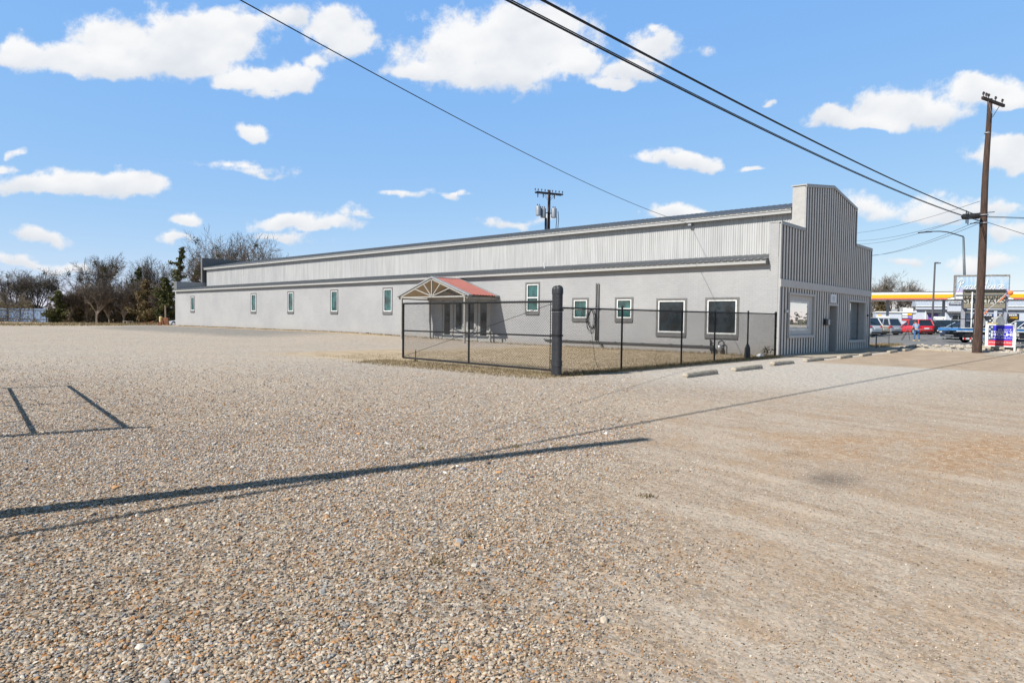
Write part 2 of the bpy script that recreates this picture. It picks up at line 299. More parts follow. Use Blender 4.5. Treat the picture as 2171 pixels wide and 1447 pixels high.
# ---------------------------------------------------------------- ground
def groundmat():
    m = bpy.data.materials.new('gravel_ground'); m.use_nodes = True; g = G(m.node_tree)
    P = g.n('NewGeometry', out=0); s = g.n('SeparateXYZ', Vector=P); x, y = g.nt.nodes[-1].outputs[0], g.nt.nodes[-1].outputs[1]
    D = g.v('DOT_PRODUCT', P, (.7355, .6775, 0), out=1); rr = g.v('DOT_PRODUCT', P, (.6775, -.7355, 0), out=1)
    nb = g.noise(P, .22, 5, .6); nm = g.noise(P, 1.3, 5, .65); nf = g.noise(P, 9., 4, .7); nq = g.noise(P, 60., 3, .7)
    def vor(sc_, out=1): return g.n('TexVoronoi', out=out, Vector=P, Scale=sc_)
    def pal(vc): return g.ramp(g.n('SeparateColor', Color=vc), [(0, (.07, .06, .05)), (.13, (.22, .15, .10)), (.27, (.34, .26, .185)), (.42, (.47, .40, .32)), (.6, (.33, .32, .31)), (.72, (.55, .50, .43)), (.86, (.40, .25, .14)), (1, (.62, .58, .52))], 'CONSTANT')
    stones = g.mix(.5, pal(vor(42.)), pal(vor(19.)))
    stones = g.mix(g.ss(D, 9, 22), stones, g.mix(.62, g.mix(.5, pal(vor(15.)), pal(vor(6.))), (.47, .425, .365)))
    c = g.mix(g.m('MULTIPLY', g.ss(nb, .38, .66), .38), stones, (.50, .42, .325))
    c = g.mix(g.m('MULTIPLY', g.ss(nm, .52, .75), .22), c, (.36, .26, .165))
    c = g.mix(g.m('MULTIPLY', g.m('MULTIPLY', g.ss(g.noise(P, 3.4, 3, .7), .60, .68), g.ss(D, 10, 18)), .32), c, (.20, .165, .13)); c = g.mix(g.m('MULTIPLY', g.m('MULTIPLY', g.ss(g.noise(P, .5, 5, .7), .52, .66), g.ss(D, 8, 16)), .35), c, (.47, .36, .26))
    # whitish gravel beside the wheel stops
    wh = g.m('MULTIPLY', g.ss(x, 12.5, 17), g.m('MULTIPLY', g.ss(y, 1.5, 5.5), g.ss(y, 10.9, 9.6)))
    c = g.mix(g.m('MULTIPLY', wh, .6), c, g.mix(g.ss(nf, .35, .7), (.45, .42, .37), (.62, .59, .55)))
    # compacted sandy drive with tyre streaks
    st = g.noise(g.v('MULTIPLY', g.n('CombineXYZ', X=g.m('ADD', g.m('MULTIPLY', x, .2), g.m('MULTIPLY', y, .98)), Y=g.m('SUBTRACT', g.m('MULTIPLY', x, .98), g.m('MULTIPLY', y, .2))), (.42, 1.9, 1)), 1.1, 7, .66)
    t = g.m('SUBTRACT', rr, g.m('ADD', .15, g.m('MULTIPLY', g.m('SUBTRACT', D, 3), .22)))
    t = g.m('ADD', t, g.m('MULTIPLY', g.m('SUBTRACT', st, .5), 2.4))
    sandy = g.m('MULTIPLY', g.ss(t, -.6, 1.1), g.ss(D, 17, 8))
    sc1 = g.mix(g.ss(st, .36, .66), (.43, .34, .255), (.62, .555, .475)); sc1 = g.mix(g.m('MULTIPLY', g.ss(nq, .46, .64), .62), sc1, (.29, .20, .13)); sc1 = g.mix(.42, sc1, pal(vor(70.))); sc1 = g.mix(g.m('MULTIPLY', g.ss(nf, .52, .7), .4), sc1, (.62, .56, .49)); sc1 = g.mix(g.m("MULTIPLY", g.ss(nm, .48, .64), .5), sc1, (.42, .29, .185))
    qq = g.m('ADD', g.m('SUBTRACT', g.m('MULTIPLY', x, .98), g.m('MULTIPLY', y, .2)), g.m('MULTIPLY', g.m('SUBTRACT', g.noise(P, .5, 2), .5), .5)); trk = None
    for qc in (2.55, 3.05, 4.25, 5.0, 5.75, 7.3):
        t_ = g.ss(g.m('ABSOLUTE', g.m('SUBTRACT', qq, qc)), .19, .06); trk = t_ if trk is None else g.m('MAXIMUM', trk, t_)
    sc1 = g.mix(g.m('MULTIPLY', g.m('MULTIPLY', trk, g.ss(nm, .38, .62)), .42), sc1, (.66, .60, .52))
    c = g.mix(g.m('MULTIPLY', sandy, .82), c, sc1)
    band = g.m('MULTIPLY', g.m('MULTIPLY', g.ss(D, 6.2, 7.2), g.ss(D, 9.6, 8.2)), g.ss(g.m('ADD', rr, g.m('MULTIPLY', nm, 2.)), 2.6, 6.2))
    c = g.mix(g.m('MULTIPLY', band, g.ss(nm, .3, .6)), c, g.mix(g.ss(nf, .4, .65), (.36, .22, .12), (.50, .39, .28)))
    # oil stain and damp clod
    for px, py, r0, cc, k in ((6.72, 2.03, .62, (.12, .10, .085), .75), (7.75, 2.7, .4, (.24, .16, .09), .6)):
        dist = g.v('LENGTH', g.v('MULTIPLY', g.v('SUBTRACT', P, (px, py, 0)), (1.2, 1.5, 0)), out=1)
        c = g.mix(g.m('MULTIPLY', g.ss(g.m('ADD', dist, g.m('MULTIPLY', nm, .6)), r0 + .3, .25), k), c, cc)
    # asphalt apron dusted with soil
    ap = g.m('MULTIPLY', g.ss(g.m('ADD', x, g.m('MULTIPLY', nm, 1.6)), 26.2, 27.2), g.m('MULTIPLY', g.ss(y, 8.9, 8.5), g.ss(x, 43.2, 42.6)))
    c = g.mix(g.m('MULTIPLY', ap, .93), c, g.mix(g.ss(nm, .3, .7), (.33, .25, .175), (.43, .345, .255)))
    # darker grey road base along the rear half of the wall
    dk = g.m('MULTIPLY', g.m('MULTIPLY', g.ss(y, 38, 46), g.ss(y, 82, 72)), g.m('MULTIPLY', g.ss(g.m('ADD', x, g.m('MULTIPLY', nb, 4.)), 21, 24), g.ss(x, 28.3, 27)))
    c = g.mix(g.m('MULTIPLY', dk, .8), c, g.mix(g.ss(nf, .4, .6), (.17, .16, .145), (.30, .29, .265)))
    # dry turf: the fenced yard, the foot of the wall, the field at the back
    e1 = g.m('MULTIPLY', g.m('SUBTRACT', nm, .5), 2.2)
    yard = g.m('MULTIPLY', g.m('MULTIPLY', g.ss(g.m('ADD', x, e1), 12.7, 13.7), g.ss(g.m('ADD', y, g.m('MULTIPLY', e1, .3)), 10.5, 11.1)), g.m('MULTIPLY', g.ss(g.m('ADD', y, e1), 25.5, 22.5), g.ss(x, 29.5, 28.9)))
    foot = g.m('MULTIPLY', g.m('MULTIPLY', g.ss(g.m('ADD', x, e1), 26.4, 27.6), g.ss(y, 34, 40)), g.ss(x, 30, 29))
    tongue = g.m('MULTIPLY', g.m('MULTIPLY', g.ss(g.m('ADD', y, e1), 21.5, 23), g.ss(g.m('ADD', y, e1), 25.8, 24.4)), g.m('MULTIPLY', g.ss(x, 11.5, 14.5), g.ss(x, 22, 17)))
    field = g.m('MAXIMUM', g.ss(g.m('ADD', y, g.m('MULTIPLY', e1, 2.)), 92, 97), g.m('MULTIPLY', g.ss(x, 46, 49), g.m('MULTIPLY', g.ss(y, 11, 12), g.ss(x, 53, 52))))
    gr = g.m('MAXIMUM', g.m('MAXIMUM', yard, foot), g.m('MAXIMUM', tongue, field))
    gc = g.mix(g.ss(nm, .3, .7), (.36, .27, .165), (.55, .44, .30)); gc = g.mix(g.m('MULTIPLY', g.ss(nf, .5, .66), .45), gc, (.17, .125, .07)); gc = g.mix(g.m('MULTIPLY', g.ss(nb, .55, .75), .3), gc, (.20, .20, .08))
    c = g.mix(g.m('MULTIPLY', gr, .88), c, gc)
    # white pebble bed along the street edge
    bed = g.m('MULTIPLY', g.m('MULTIPLY', g.ss(x, 42.7, 43.4), g.ss(x, 56, 54)), g.ss(y, 10.8, 9.8))
    c = g.mix(g.m('MULTIPLY', bed, .75), c, g.mix(g.ss(nf, .4, .65), (.33, .29, .23), (.62, .58, .5)))
    vh = vor(42., 0); vh2 = vor(17., 0); vh3 = vor(7., 0)
    h = g.m('ADD', g.m('MULTIPLY', vh, -.010), g.m('ADD', g.m('MULTIPLY', vh2, -.022), g.m('MULTIPLY', nf, .012)))
    h = g.m('ADD', h, g.m('MULTIPLY', g.m('MULTIPLY', vh3, g.ss(D, 8, 18)), -.03))
    h = g.m('MULTIPLY', h, g.m('SUBTRACT', 1., g.m('MULTIPLY', g.m('MAXIMUM', sandy, g.m('MAXIMUM', ap, gr)), .72)))
    h = g.m('ADD', h, g.m('MULTIPLY', nm, .05))
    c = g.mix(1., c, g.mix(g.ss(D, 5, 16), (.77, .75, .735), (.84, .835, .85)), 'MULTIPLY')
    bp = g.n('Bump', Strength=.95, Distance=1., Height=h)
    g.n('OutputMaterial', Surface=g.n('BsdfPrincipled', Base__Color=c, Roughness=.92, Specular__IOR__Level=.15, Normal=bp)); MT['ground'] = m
groundmat()
def axis(lo, hi, step, far):
    a = list(np.arange(lo, hi + .01, step)); s = step
    p = hi; 
    while p < far: s *= 1.35; p += s; a.append(p)
    p = lo; s = step
    while p > -far: s *= 1.35; p -= s; a.insert(0, p)
    return np.array(a)
gx, gy = axis(-10, 130, 1., 3500), axis(-20, 130, 1., 3500)
XX, YY = np.meshgrid(gx, gy, indexing='ij'); ZZ = gz(XX, YY)
nx, ny = len(gx), len(gy); I = np.arange(nx * ny).reshape(nx, ny)
o = link('ground', npmesh('ground', np.stack([XX, YY, ZZ], -1).reshape(-1, 3), np.stack([I[:-1, :-1], I[1:, :-1], I[1:, 1:], I[:-1, 1:]], -1).reshape(-1, 4), smooth=True), 'ground'); kind(o, 'structure')
def sheet(name, poly, m, dz, step=2.):
    """flat sheet following the ground, dz above it"""
    bm = bmesh.new(); bm.faces.new([bm.verts.new((px, py, 0)) for px, py in poly])
    xs = [p[0] for p in poly]; ys = [p[1] for p in poly]
    for ax, a, b in ((0, min(xs), max(xs)), (1, min(ys), max(ys))):
        q = math.ceil(a / step) * step
        while q < b:
            bmesh.ops.bisect_plane(bm, geom=bm.verts[:] + bm.edges[:] + bm.faces[:], plane_co=(q, q, 0), plane_no=(1, 0, 0) if ax == 0 else (0, 1, 0)); q += step
    for v in bm.verts: v.co.z = gz(v.co.x, v.co.y) + dz
    me = bpy.data.meshes.new(name); bm.to_mesh(me); bm.free()
    return kind(link(name, me, m), 'structure')
sheet('asphalt_lot', [(50.2, 9.4), (51, 7), (53.5, 4.6), (60, -20), (150, -45), (210, 40), (150, 75), (96, 52), (64, 27), (55, 14.5), (52.4, 11.6)], 'asphalt', .012)
sheet('walkway', [(29.2, 9.1), (42.6, 9.3), (43.2, 10.8), (29.2, 10.75)], 'concrete', .03)
sheet('apron_slab', [(38.4, 4.2), (42.4, 4.1), (42.6, 5.2), (38.8, 5.0)], 'concrete', .008)
# loose stones lying on the near ground
def stonemat():
    m = bpy.data.materials.new('loose_stone'); m.use_nodes = True; g = G(m.node_tree)
    a = g.n('VertexColor', layer_name='tint'); P = g.n('NewGeometry', out=0)
    c = g.mix(.35, a, g.mix(g.noise(P, 90., 3), (.5, .5, .5), (1.4, 1.4, 1.4)), 'MULTIPLY')
    g.n('OutputMaterial', Surface=g.n('BsdfPrincipled', Base__Color=c, Roughness=.85, Specular__IOR__Level=.2)); MT['stone'] = m
stonemat()
PAL = .80 * np.array([(.62, .54, .44), (.54, .42, .30), (.38, .37, .36), (.335, .34, .35), (.48, .26, .12), (.70, .65, .58), (.16, .13, .11), (.56, .49, .41), (.42, .29, .18), (.48, .43, .37)])
PW = np.array([.15, .18, .09, .06, .11, .035, .10, .12, .12, .06]); PW /= PW.sum()
def stones(n, D0, D1, s0, s1, keep_sand, name_seed, ico=False, sink=.10, pw=2., fade=None):
    rg = np.random.default_rng(name_seed)
    D = rg.uniform(D0 ** pw, D1 ** pw, n) ** (1 / pw); r = rg.uniform(-.86, .86, n) * D
    x = .7355 * D + .6775 * r; y = .6775 * D - .7355 * r
    wob = .5 * np.sin(x * 2.1 + y * 1.3) + .5 * np.sin(y * 3.1 - x * .8 + 1.) + .4 * np.sin(5.3 * x * .2 + 7.1 * y)
    t = r - (.15 + .22 * (D - 3)) + wob * .45; sand = sms((t + .6) / 1.7)
    pt = .5 + .5 * np.sin(1.7 * x + 2. * np.sin(1.1 * y)) * np.sin(2.3 * y + 1.5 * np.sin(1.3 * x)); k = (rg.random(n) > sand * (1 - keep_sand)) & (rg.random(n) < .62 + .38 * pt)
    if fade: k &= rg.random(n) > sms((D - fade[0]) / (fade[1] - fade[0]))
    x, y, sand = x[k], y[k], sand[k]; n = len(x)
    s = s0 + (s1 - s0) * rg.random(n) ** 3.1; s *= 1 - .5 * sand
    if ico:
        t = 1.618; C0 = np.array([(-1, t, 0), (1, t, 0), (-1, -t, 0), (1, -t, 0), (0, -1, t), (0, 1, t), (0, -1, -t), (0, 1, -t), (t, 0, -1), (t, 0, 1), (-t, 0, -1), (-t, 0, 1)], float) / 1.9
        Fc = np.array([(0, 11, 5), (0, 5, 1), (0, 1, 7), (0, 7, 10), (0, 10, 11), (1, 5, 9), (5, 11, 4), (11, 10, 2), (10, 7, 6), (7, 1, 8), (3, 9, 4), (3, 4, 2), (3, 2, 6), (3, 6, 8), (3, 8, 9), (4, 9, 5), (2, 4, 11), (6, 2, 10), (8, 6, 7), (9, 8, 1)])
    else:
        C0 = np.array([(a, b, c) for a in (-1, 1) for b in (-1, 1) for c in (-1, 1)], float) * .62; Fc = np.array([(0, 1, 3), (0, 3, 2), (4, 6, 7), (4, 7, 5), (0, 4, 5), (0, 5, 1), (2, 3, 7), (2, 7, 6), (0, 2, 6), (0, 6, 4), (1, 5, 7), (1, 7, 3)])
    K = len(C0); V = C0[None] * (1 + rg.uniform(-.36, .30, (n, K, 3)))
    V[:, :, 2] *= rg.uniform(.4, .75, n)[:, None]; V[:, :, 0] *= rg.uniform(.9, 1.55, n)[:, None]; V *= (s / 2)[:, None, None]
    a = rg.uniform(0, 6.283, n); b = rg.normal(0, .28, n)
    ca, sa, cb, sb = np.cos(a), np.sin(a), np.cos(b), np.sin(b)
    vx, vz = V[..., 0] * cb[:, None] + V[..., 2] * sb[:, None], -V[..., 0] * sb[:, None] + V[..., 2] * cb[:, None]
    vy = V[..., 1]
    V = np.stack([vx * ca[:, None] - vy * sa[:, None] + x[:, None], vx * sa[:, None] + vy * ca[:, None] + y[:, None], vz + (s * sink)[:, None] + rg.random(n)[:, None] * .004], -1)
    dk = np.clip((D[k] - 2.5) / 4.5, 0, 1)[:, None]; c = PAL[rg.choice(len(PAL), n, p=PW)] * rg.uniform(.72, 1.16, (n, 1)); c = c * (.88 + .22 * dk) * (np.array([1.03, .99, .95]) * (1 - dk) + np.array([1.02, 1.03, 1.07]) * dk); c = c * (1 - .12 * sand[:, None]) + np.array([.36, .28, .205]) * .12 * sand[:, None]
    return V.reshape(-1, 3), (Fc[None] + (np.arange(n) * K)[:, None, None]).reshape(-1, 3), np.repeat(np.c_[c, np.ones(n)], K, 0)
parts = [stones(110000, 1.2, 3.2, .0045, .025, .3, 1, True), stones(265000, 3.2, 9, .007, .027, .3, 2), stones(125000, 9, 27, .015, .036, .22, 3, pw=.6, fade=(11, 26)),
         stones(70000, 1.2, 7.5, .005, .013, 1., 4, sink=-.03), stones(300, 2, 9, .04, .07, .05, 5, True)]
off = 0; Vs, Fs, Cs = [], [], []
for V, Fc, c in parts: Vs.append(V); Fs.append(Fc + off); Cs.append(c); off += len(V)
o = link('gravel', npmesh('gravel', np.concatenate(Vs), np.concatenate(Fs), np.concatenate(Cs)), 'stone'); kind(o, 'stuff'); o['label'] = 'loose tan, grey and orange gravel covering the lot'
# dry grass blades: yard, fence line, foot of the wall, field edge
def blades(n, fx, h0, h1, seed):
    rg = np.random.default_rng(seed); x, y = fx(rg, n); n = len(x); z = gz(x, y)
    a = rg.uniform(0, 6.28, n); h = rg.uniform(h0, h1, n); wd = h * .09 + .004; ln = rg.normal(0, .5, (n, 2)) * h[:, None]
    p = np.stack([x, y, z], -1); q = np.stack([np.cos(a) * wd, np.sin(a) * wd, 0 * wd], -1); tip = np.stack([ln[:, 0], ln[:, 1], h], -1)
    return np.stack([p - q, p + q, p + tip], 1).reshape(-1, 3)
B = [blades(350, lambda r, n: ((lambda q: (np.repeat(q[0], 35) + r.normal(0, .035, n), np.repeat(q[1], 35) + r.normal(0, .035, n)))((lambda D_, r_: (.7355 * D_ + .6775 * r_, .6775 * D_ - .7355 * r_))(r.uniform(2.6, 9, n // 35), r.uniform(-1.8, 1.2, n // 35)))), .015, .04, 7),
     blades(22000, lambda r, n: (r.uniform(13.4, 28.8, n), 11. + 11.5 * r.random(n) ** 1.6), .015, .05, 1),
     blades(6000, lambda r, n: (r.uniform(12.6, 14.3, n) + r.normal(0, .2, n), r.uniform(10.6, 19, n)), .02, .08, 2),
     blades(7000, lambda r, n: (r.uniform(14, 28.8, n), 10.95 + r.normal(0, .14, n)), .03, .13, 3),
     blades(5000, lambda r, n: (28.75 - .9 * r.random(n) ** 2, r.uniform(12, 76, n)), .04, .14, 4),
     blades(9000, lambda r, n: (r.uniform(-6, 60, n), r.uniform(93, 108, n)), .12, .45, 5),
     blades(1500, lambda r, n: (r.uniform(46, 52, n), r.uniform(11, 12.6, n)), .05, .2, 6)]
V = np.concatenate(B); o = link('dry_grass', npmesh('dry_grass', V, np.arange(len(V)).reshape(-1, 3)), 'dry_blade'); kind(o, 'stuff'); o['label'] = 'short straw-coloured winter grass in the fenced yard and along the wall'
# pale rocks of the street-edge bed
b = MB()
for i in range(240):
    x, y = random.uniform(43.3, 52), random.uniform(4, 9.6)
    if .7355 * x + .6775 * y > 42.5: continue
    s = random.uniform(.04, .16); b.lathe([(s * .6, 0), (s, s * .4), (s * .75, s * .8), (s * .2, s)], (x, y, gz(x, y) - s * .15), 6)
mat('pale_rock', (.36, .32, .27), .9, var=.3); o = b.build('pebble_bed', 'pale_rock'); kind(o, 'stuff'); o['label'] = 'pale rocks strewn along the street edge by the wooden pole'
# ---------------------------------------------------------------- warehouse
WX, WY, WL, WD = 28.886, 11.007, 66.4, 13.87
W = thing('warehouse', 'long grey painted brick warehouse with ribbed metal false front and red porch', 'building', (WX, WY, 0))
def holed(mb, put, u0, u1, z0, z1, holes, t, hdepth):
    """wall sheet with openings; put(u, z, depth) -> point; reveals go in by hdepth"""
    us = sorted({u0, u1, *[h[0] for h in holes], *[h[1] for h in holes]})
    for a, c in zip(us, us[1:]):
        zs = [z0, z1]; hh = [h for h in holes if h[0] <= a and h[1] >= c]
        iv = [(z0, z1)]
        for h in hh: iv = [(p, q) for lo, hi in iv for p, q in ((lo, min(hi, h[2])), (max(lo, h[3]), hi)) if q - p > 1e-4]
        for lo, hi in iv: mb.quad(put(a, lo, 0), put(c, lo, 0), put(c, hi, 0), put(a, hi, 0))
    for a, c, lo, hi in holes:
        mb.quad(put(a, lo, 0), put(a, hi, 0), put(a, hi, hdepth), put(a, lo, hdepth)); mb.quad(put(c, lo, 0), put(c, hi, 0), put(c, hi, hdepth), put(c, lo, hdepth))
        mb.quad(put(a, hi, 0), put(c, hi, 0), put(c, hi, hdepth), put(a, hi, hdepth)); mb.quad(put(a, lo, 0), put(c, lo, 0), put(c, lo, hdepth), put(a, lo, hdepth))
lw = lambda u, z, dp: (dp, u, z)
WIN = [(61.15, 62.25, 1.86, 3.5), (47.45, 48.55, 1.80, 3.57), (40.75, 41.85, 1.80, 3.6), (34.05, 35.15, 1.80, 3.62), (27.15, 28.3, 1.80, 3.62), (13.5, 14.6, 1.84, 3.6)]
WIN2 = [(10.08, 11.18, 1.48, 2.67), (7.3, 8.4, 1.49, 2.67)]; WIN3 = [(4.33, 5.98, .82, 2.58), (1.76, 3.4, .80, 2.59)]
DOORH = (17.5, 21.95, .03, 2.72)
TR = .11
holes = [(a + TR, b - TR, lo + TR, hi - TR) for a, b, lo, hi in WIN + WIN2 + WIN3] + [DOORH]
mb = MB(); holed(mb, lw, 0, WL, -.3, 4.3, holes, .3, .16); mb.build('brick_side_wall', 'brick', W)
mb = MB(); mb.bb(WD - .2, WD, .3, WL, -.3, 4.3); mb.bb(.02, WD, WL - .25, WL, -.3, 5.17); mb.build('far_walls', 'brick', W)
def window(u0, u1, z0, z1, glass, double=False, sash=False):
    fr = MB()
    for a, c, lo, hi in ((u0, u0 + TR, z0, z1), (u1 - TR, u1, z0, z1), (u0 + TR, u1 - TR, z1 - TR, z1), (u0 + TR, u1 - TR, z0, z0 + TR)): fr.bb(-.025, .0, a, c, lo, hi)
    fr.bb(-.07, 0, u0 + .02, u1 - .02, z0 - .09, z0 - .003)
    w_ = fr.build('window', 'trim_grey', W)
    a, c, lo, hi = u0 + TR, u1 - TR, z0 + TR, z1 - TR; f = .06; b = MB()
    for p in ((a, a + f, lo, hi), (c - f, c, lo, hi), (a + f, c - f, hi - f, hi), (a + f, c - f, lo, lo + f)): b.bb(-.012, .06, *p)
    if double: b.bb(.005, .055, a + f, c - f, (lo + hi) / 2 - .03, (lo + hi) / 2 + .03)
    b.build('frame', 'white_paint', w_)
    if sash: MB().bb(.028, .036, a + f + .08, a + f + .1, lo + f, hi - f).build('blind_wand', 'white_paint', w_)
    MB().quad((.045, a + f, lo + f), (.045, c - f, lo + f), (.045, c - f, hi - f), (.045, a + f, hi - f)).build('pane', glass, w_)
    return w_
for i, q in enumerate(WIN): window(*q, 'teal_glass', double=(i == 5), sash=i < 3)
for q in WIN2: window(*q, 'teal_glass', True)
for q in WIN3: window(*q, 'dark_glass')
# four glazed leaves under the porch
b = MB(); u0, u1, _, zt = DOORH
for k in range(5): b.bb(-.02, .06, u0 + k * (u1 - u0) / 4 - .045 + (.045 if k == 0 else -.045 if k == 4 else 0), u0 + k * (u1 - u0) / 4 + .045 + (.045 if k == 0 else -.045 if k == 4 else 0), .03, zt)
b.bb(-.022, .062, u0, u1, zt - .09, zt + .02); b.build('door_frame', 'door_grey', W)
for k in range(4):
    a, c = u0 + k * (u1 - u0) / 4 + .05, u0 + (k + 1) * (u1 - u0) / 4 - .05; mid = (a + c) / 2; b = MB()
    pg = (mid - .28, mid + .28, .42 if k in (0, 3) else .78, 2.5)
    holed(b, lambda u, z, dp: (.03 + dp, u, z), a, c, .05, zt - .1, [pg], .05, .03)
    dr = b.build('door', 'door_grey', W)
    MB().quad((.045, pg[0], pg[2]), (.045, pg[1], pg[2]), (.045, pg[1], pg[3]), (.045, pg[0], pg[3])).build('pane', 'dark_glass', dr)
    MB().bb(.0, .03, c - .14, c - .10, 1.0, 1.22).build('handle', 'galvanised', dr)
MB().bb(-.6, 0, 17.2, 22.2, -.1, .03).build('door_step', 'concrete', W)
# pilaster, lower roof and gutter
MB().bb(-.012, .3, .06, .46, -.3, 5.78).build('pilaster', 'brick', W)
def ribroof(x0, z0, x1, z1, y0, y1, step=.3):
    b = MB(); n = int((y1 - y0) / step); pr = []
    for i in range(n + 1):
        y = y0 + i * step
        for dy, dz in ((0, 0), (.2, 0), (.225, .03), (.275, .03)):
            if y + dy <= y1: pr.append((y + dy, dz))
    pr.append((y1, 0)); vs = []
    for y, dz in pr: vs += [(x0, y, z0 + dz), (x1, y, z1 + dz), (x0, y, z0 + dz - .03), (x1, y, z1 + dz - .03)]
    fs = []
    for i in range(len(pr) - 1):
        k = 4 * i; fs += [(k, k + 4, k + 5, k + 1), (k + 2, k + 3, k + 7, k + 6), (k, k + 2, k + 6, k + 4)]
    return b.add(vs, fs)
ribroof(-.34, 4.24, 3.18, 4.76, .48, WL - .28).build('lower_roof', 'roof_grey', W)
b = MB(); b.bb(-.27, -.24, .5, WL - .2, 4.03, 4.2); b.bb(-.24, .0, .5, WL - .2, 4.03, 4.06); b.bb(-.29, -.27, .5, WL - .2, 4.17, 4.215); b.build('lower_fascia', 'fascia', W)
MB().bb(-.32, .25, .466, .498, 4.0, 4.24).build('fascia_end_cap', 'trim_grey', W)
MB().lathe([(.03, 4.45), (.03, 4.72), (.055, 4.73), (.055, 4.78)], (1.2, 14.2, 0), 8).build('roof_vent', 'white_paint', W)
# clerestory
b = MB(); n = int((WL - 1.2) / .12); pts = []
for i in range(n):
    y = .62 + i * .12; pts += [(y, 0), (y + .05, 0), (y + .07, -.022), (y + .10, -.022)]
for (ya, xa), (yb, xb) in zip(pts, pts[1:]): b.quad((3.2 + xa, ya, 4.68), (3.2 + xb, yb, 4.68), (3.2 + xb, yb, 6.8), (3.2 + xa, ya, 6.8))
b.build('clerestory_wall', 'corrugated', W)
b = MB(); b.bb(2.90, 2.93, .63, WL - .5, 6.6, 6.8); b.bb(2.93, 3.2, .63, WL - .5, 6.62, 6.64); b.bb(2.87, 2.90, .63, WL - .5, 6.74, 6.82); b.build('upper_fascia', 'fascia', W)
b = ribroof(2.84, 6.84, 6.93, 7.72, .63, WL - .35); b.add(*[(lambda q: (q.v, q.f))(ribroof(11.0, 6.84, 6.93, 7.72, .63, WL - .35))][0]); b.build('upper_roof', 'roof_grey', W)
MB().bb(10.5, 10.6, .6, WL - .3, 4.3, 6.8).build('far_clerestory_wall', 'stucco', W)
b = MB(); b.quad((10.7, .4, 4.78), (WD + .2, .4, 4.3), (WD + .2, WL, 4.3), (10.7, WL, 4.78)); b.build('far_lower_roof', 'roof_grey', W)
MB().box((3.05, 5.85, 6.5), (.22, .18, .08)).build('cable_bracket', 'galvanised', W)
# false front: ribs, band, caps
GL, GR, PK = 2.9, 10.75, 6.8
def top(x): return 5.8 if x < GL or x > GR else 7.8 + .52 * (1 - abs(x - PK) / (PK - GL)) if x < PK else 7.72 + .60 * (1 - (x - PK) / (GR - PK))
OPEN = [(1.15, 4.34, .90, 2.72), (6.49, 7.8, -.1, 2.35), (9.87, 12.8, .55, 2.64)]
def cladding(zlo, zhi, op):
    b = MB(); st = .346; n = int(WD / st) + 1
    for i in range(n):
        x = .03 + i * st; prof = [(0, .0), (.008, -.014), (.04, -.024), (.09, -.027), (.14, -.022), (.175, -.010), (.182, 0)]
        for (xa, ya), (xb, yb) in zip(prof, prof[1:]):
            a, c = x + xa, min(x + xb, WD - .02)
            if c <= a: continue
            iv = [(zlo, None)]
            mid = (a + c) / 2; hi = zhi
            segs = [(zlo, hi)]
            for h in op:
                if h[0] < mid < h[1]: segs = [(p, q) for lo_, hi_ in segs for p, q in ((lo_, h[2]), (h[3], hi_ or top(mid))) if q - p > .01]
            for lo_, hi_ in segs:
                za, zc = (top(a + .001) - .03, top(c - .001) - .03) if hi_ is None else (hi_, hi_)
                b.quad((a, ya, lo_), (c, yb, lo_), (c, yb, zc), (a, ya, za))
    return b
b = MB(); holed(b, lambda u, z, dp: (u, -.004 + dp, z), .02, WD - .02, .05, 3.03, OPEN, .3, .004)  # dark backing sheet stands in for the shade between the ribs
b.prism([(.02, -.006, 3.33), (WD - .02, -.006, 3.33), (WD - .02, -.006, 5.74), (GR, -.006, 5.74), (GR, -.006, 7.68), (PK, -.006, 8.28), (GL, -.006, 7.76), (GL, -.006, 5.74), (.02, -.006, 5.74)], (0, .012, 0)); b.build('rib_shade_sheet', 'rib_shade', W)
cladding(3.33, None, []).build('upper_cladding', 'cladding', W, smooth=40)
cladding(.06, 3.05, OPEN).build('lower_cladding', 'cladding', W, smooth=40)
b = MB(); T = .58
b.prism([(0.02, .01, 3.0), (GL + .02, .01, 3.0), (GL + .02, .01, 5.77), (.02, .01, 5.77)], (0, .4, 0)); b.prism([(GR - .02, .01, 3.0), (WD - .02, .01, 3.0), (WD - .02, .01, 5.77), (GR - .02, .01, 5.77)], (0, .4, 0))
b.prism([(GL, .012, 3.), (GR, .012, 3.), (GR, .012, top(GR) - .02), (PK, .012, top(PK) - .02), (GL, .012, top(GL) - .02)], (0, T, 0))
b.build('parapet_wall', 'stucco', W)
b = MB(); holed(b, lambda u, z, dp: (u, .012 + dp, z), .02, WD - .02, -.3, 3.0, OPEN, .3, .36); b.bb(.02, WD - .02, .5, .52, -.3, 3.0); b.build('front_wall', 'stucco', W)
b = MB(); b.bb(-.02, WD + .02, -.08, .012, 3.02, 3.35); b.build('belt_band', 'band_stucco', W, bevel=.008)
b = MB()
def cap(a, c, za, zc, dep): b.prism([(a, -.06, za), (c, -.06, zc), (c, -.06, zc + .055), (a, -.06, za + .055)], (0, dep, 0)); b.prism([(a, -.065, za - .10), (c, -.065, zc - .10), (c, -.065, zc), (a, -.065, za)], (0, .03, 0))
cap(-.03, GL - .03, 5.78, 5.78, .54); cap(GR + .03, WD + .03, 5.78, 5.78, .54); cap(GL - .04, PK, top(GL), 8.32, T + .14); cap(PK, GR + .04, 8.32, 7.72, T + .14)
b.bb(-.035, .03, -.05, -.004, .02, 5.68); b.bb(WD - .03, WD + .035, -.05, -.004, .02, 5.68); b.bb(GL - .05, GL + .02, -.052, -.01, 5.84, 7.69); b.bb(GR - .02, GR + .05, -.052, -.01, 5.84, 7.61)
b.build('parapet_trim', 'fascia', W)
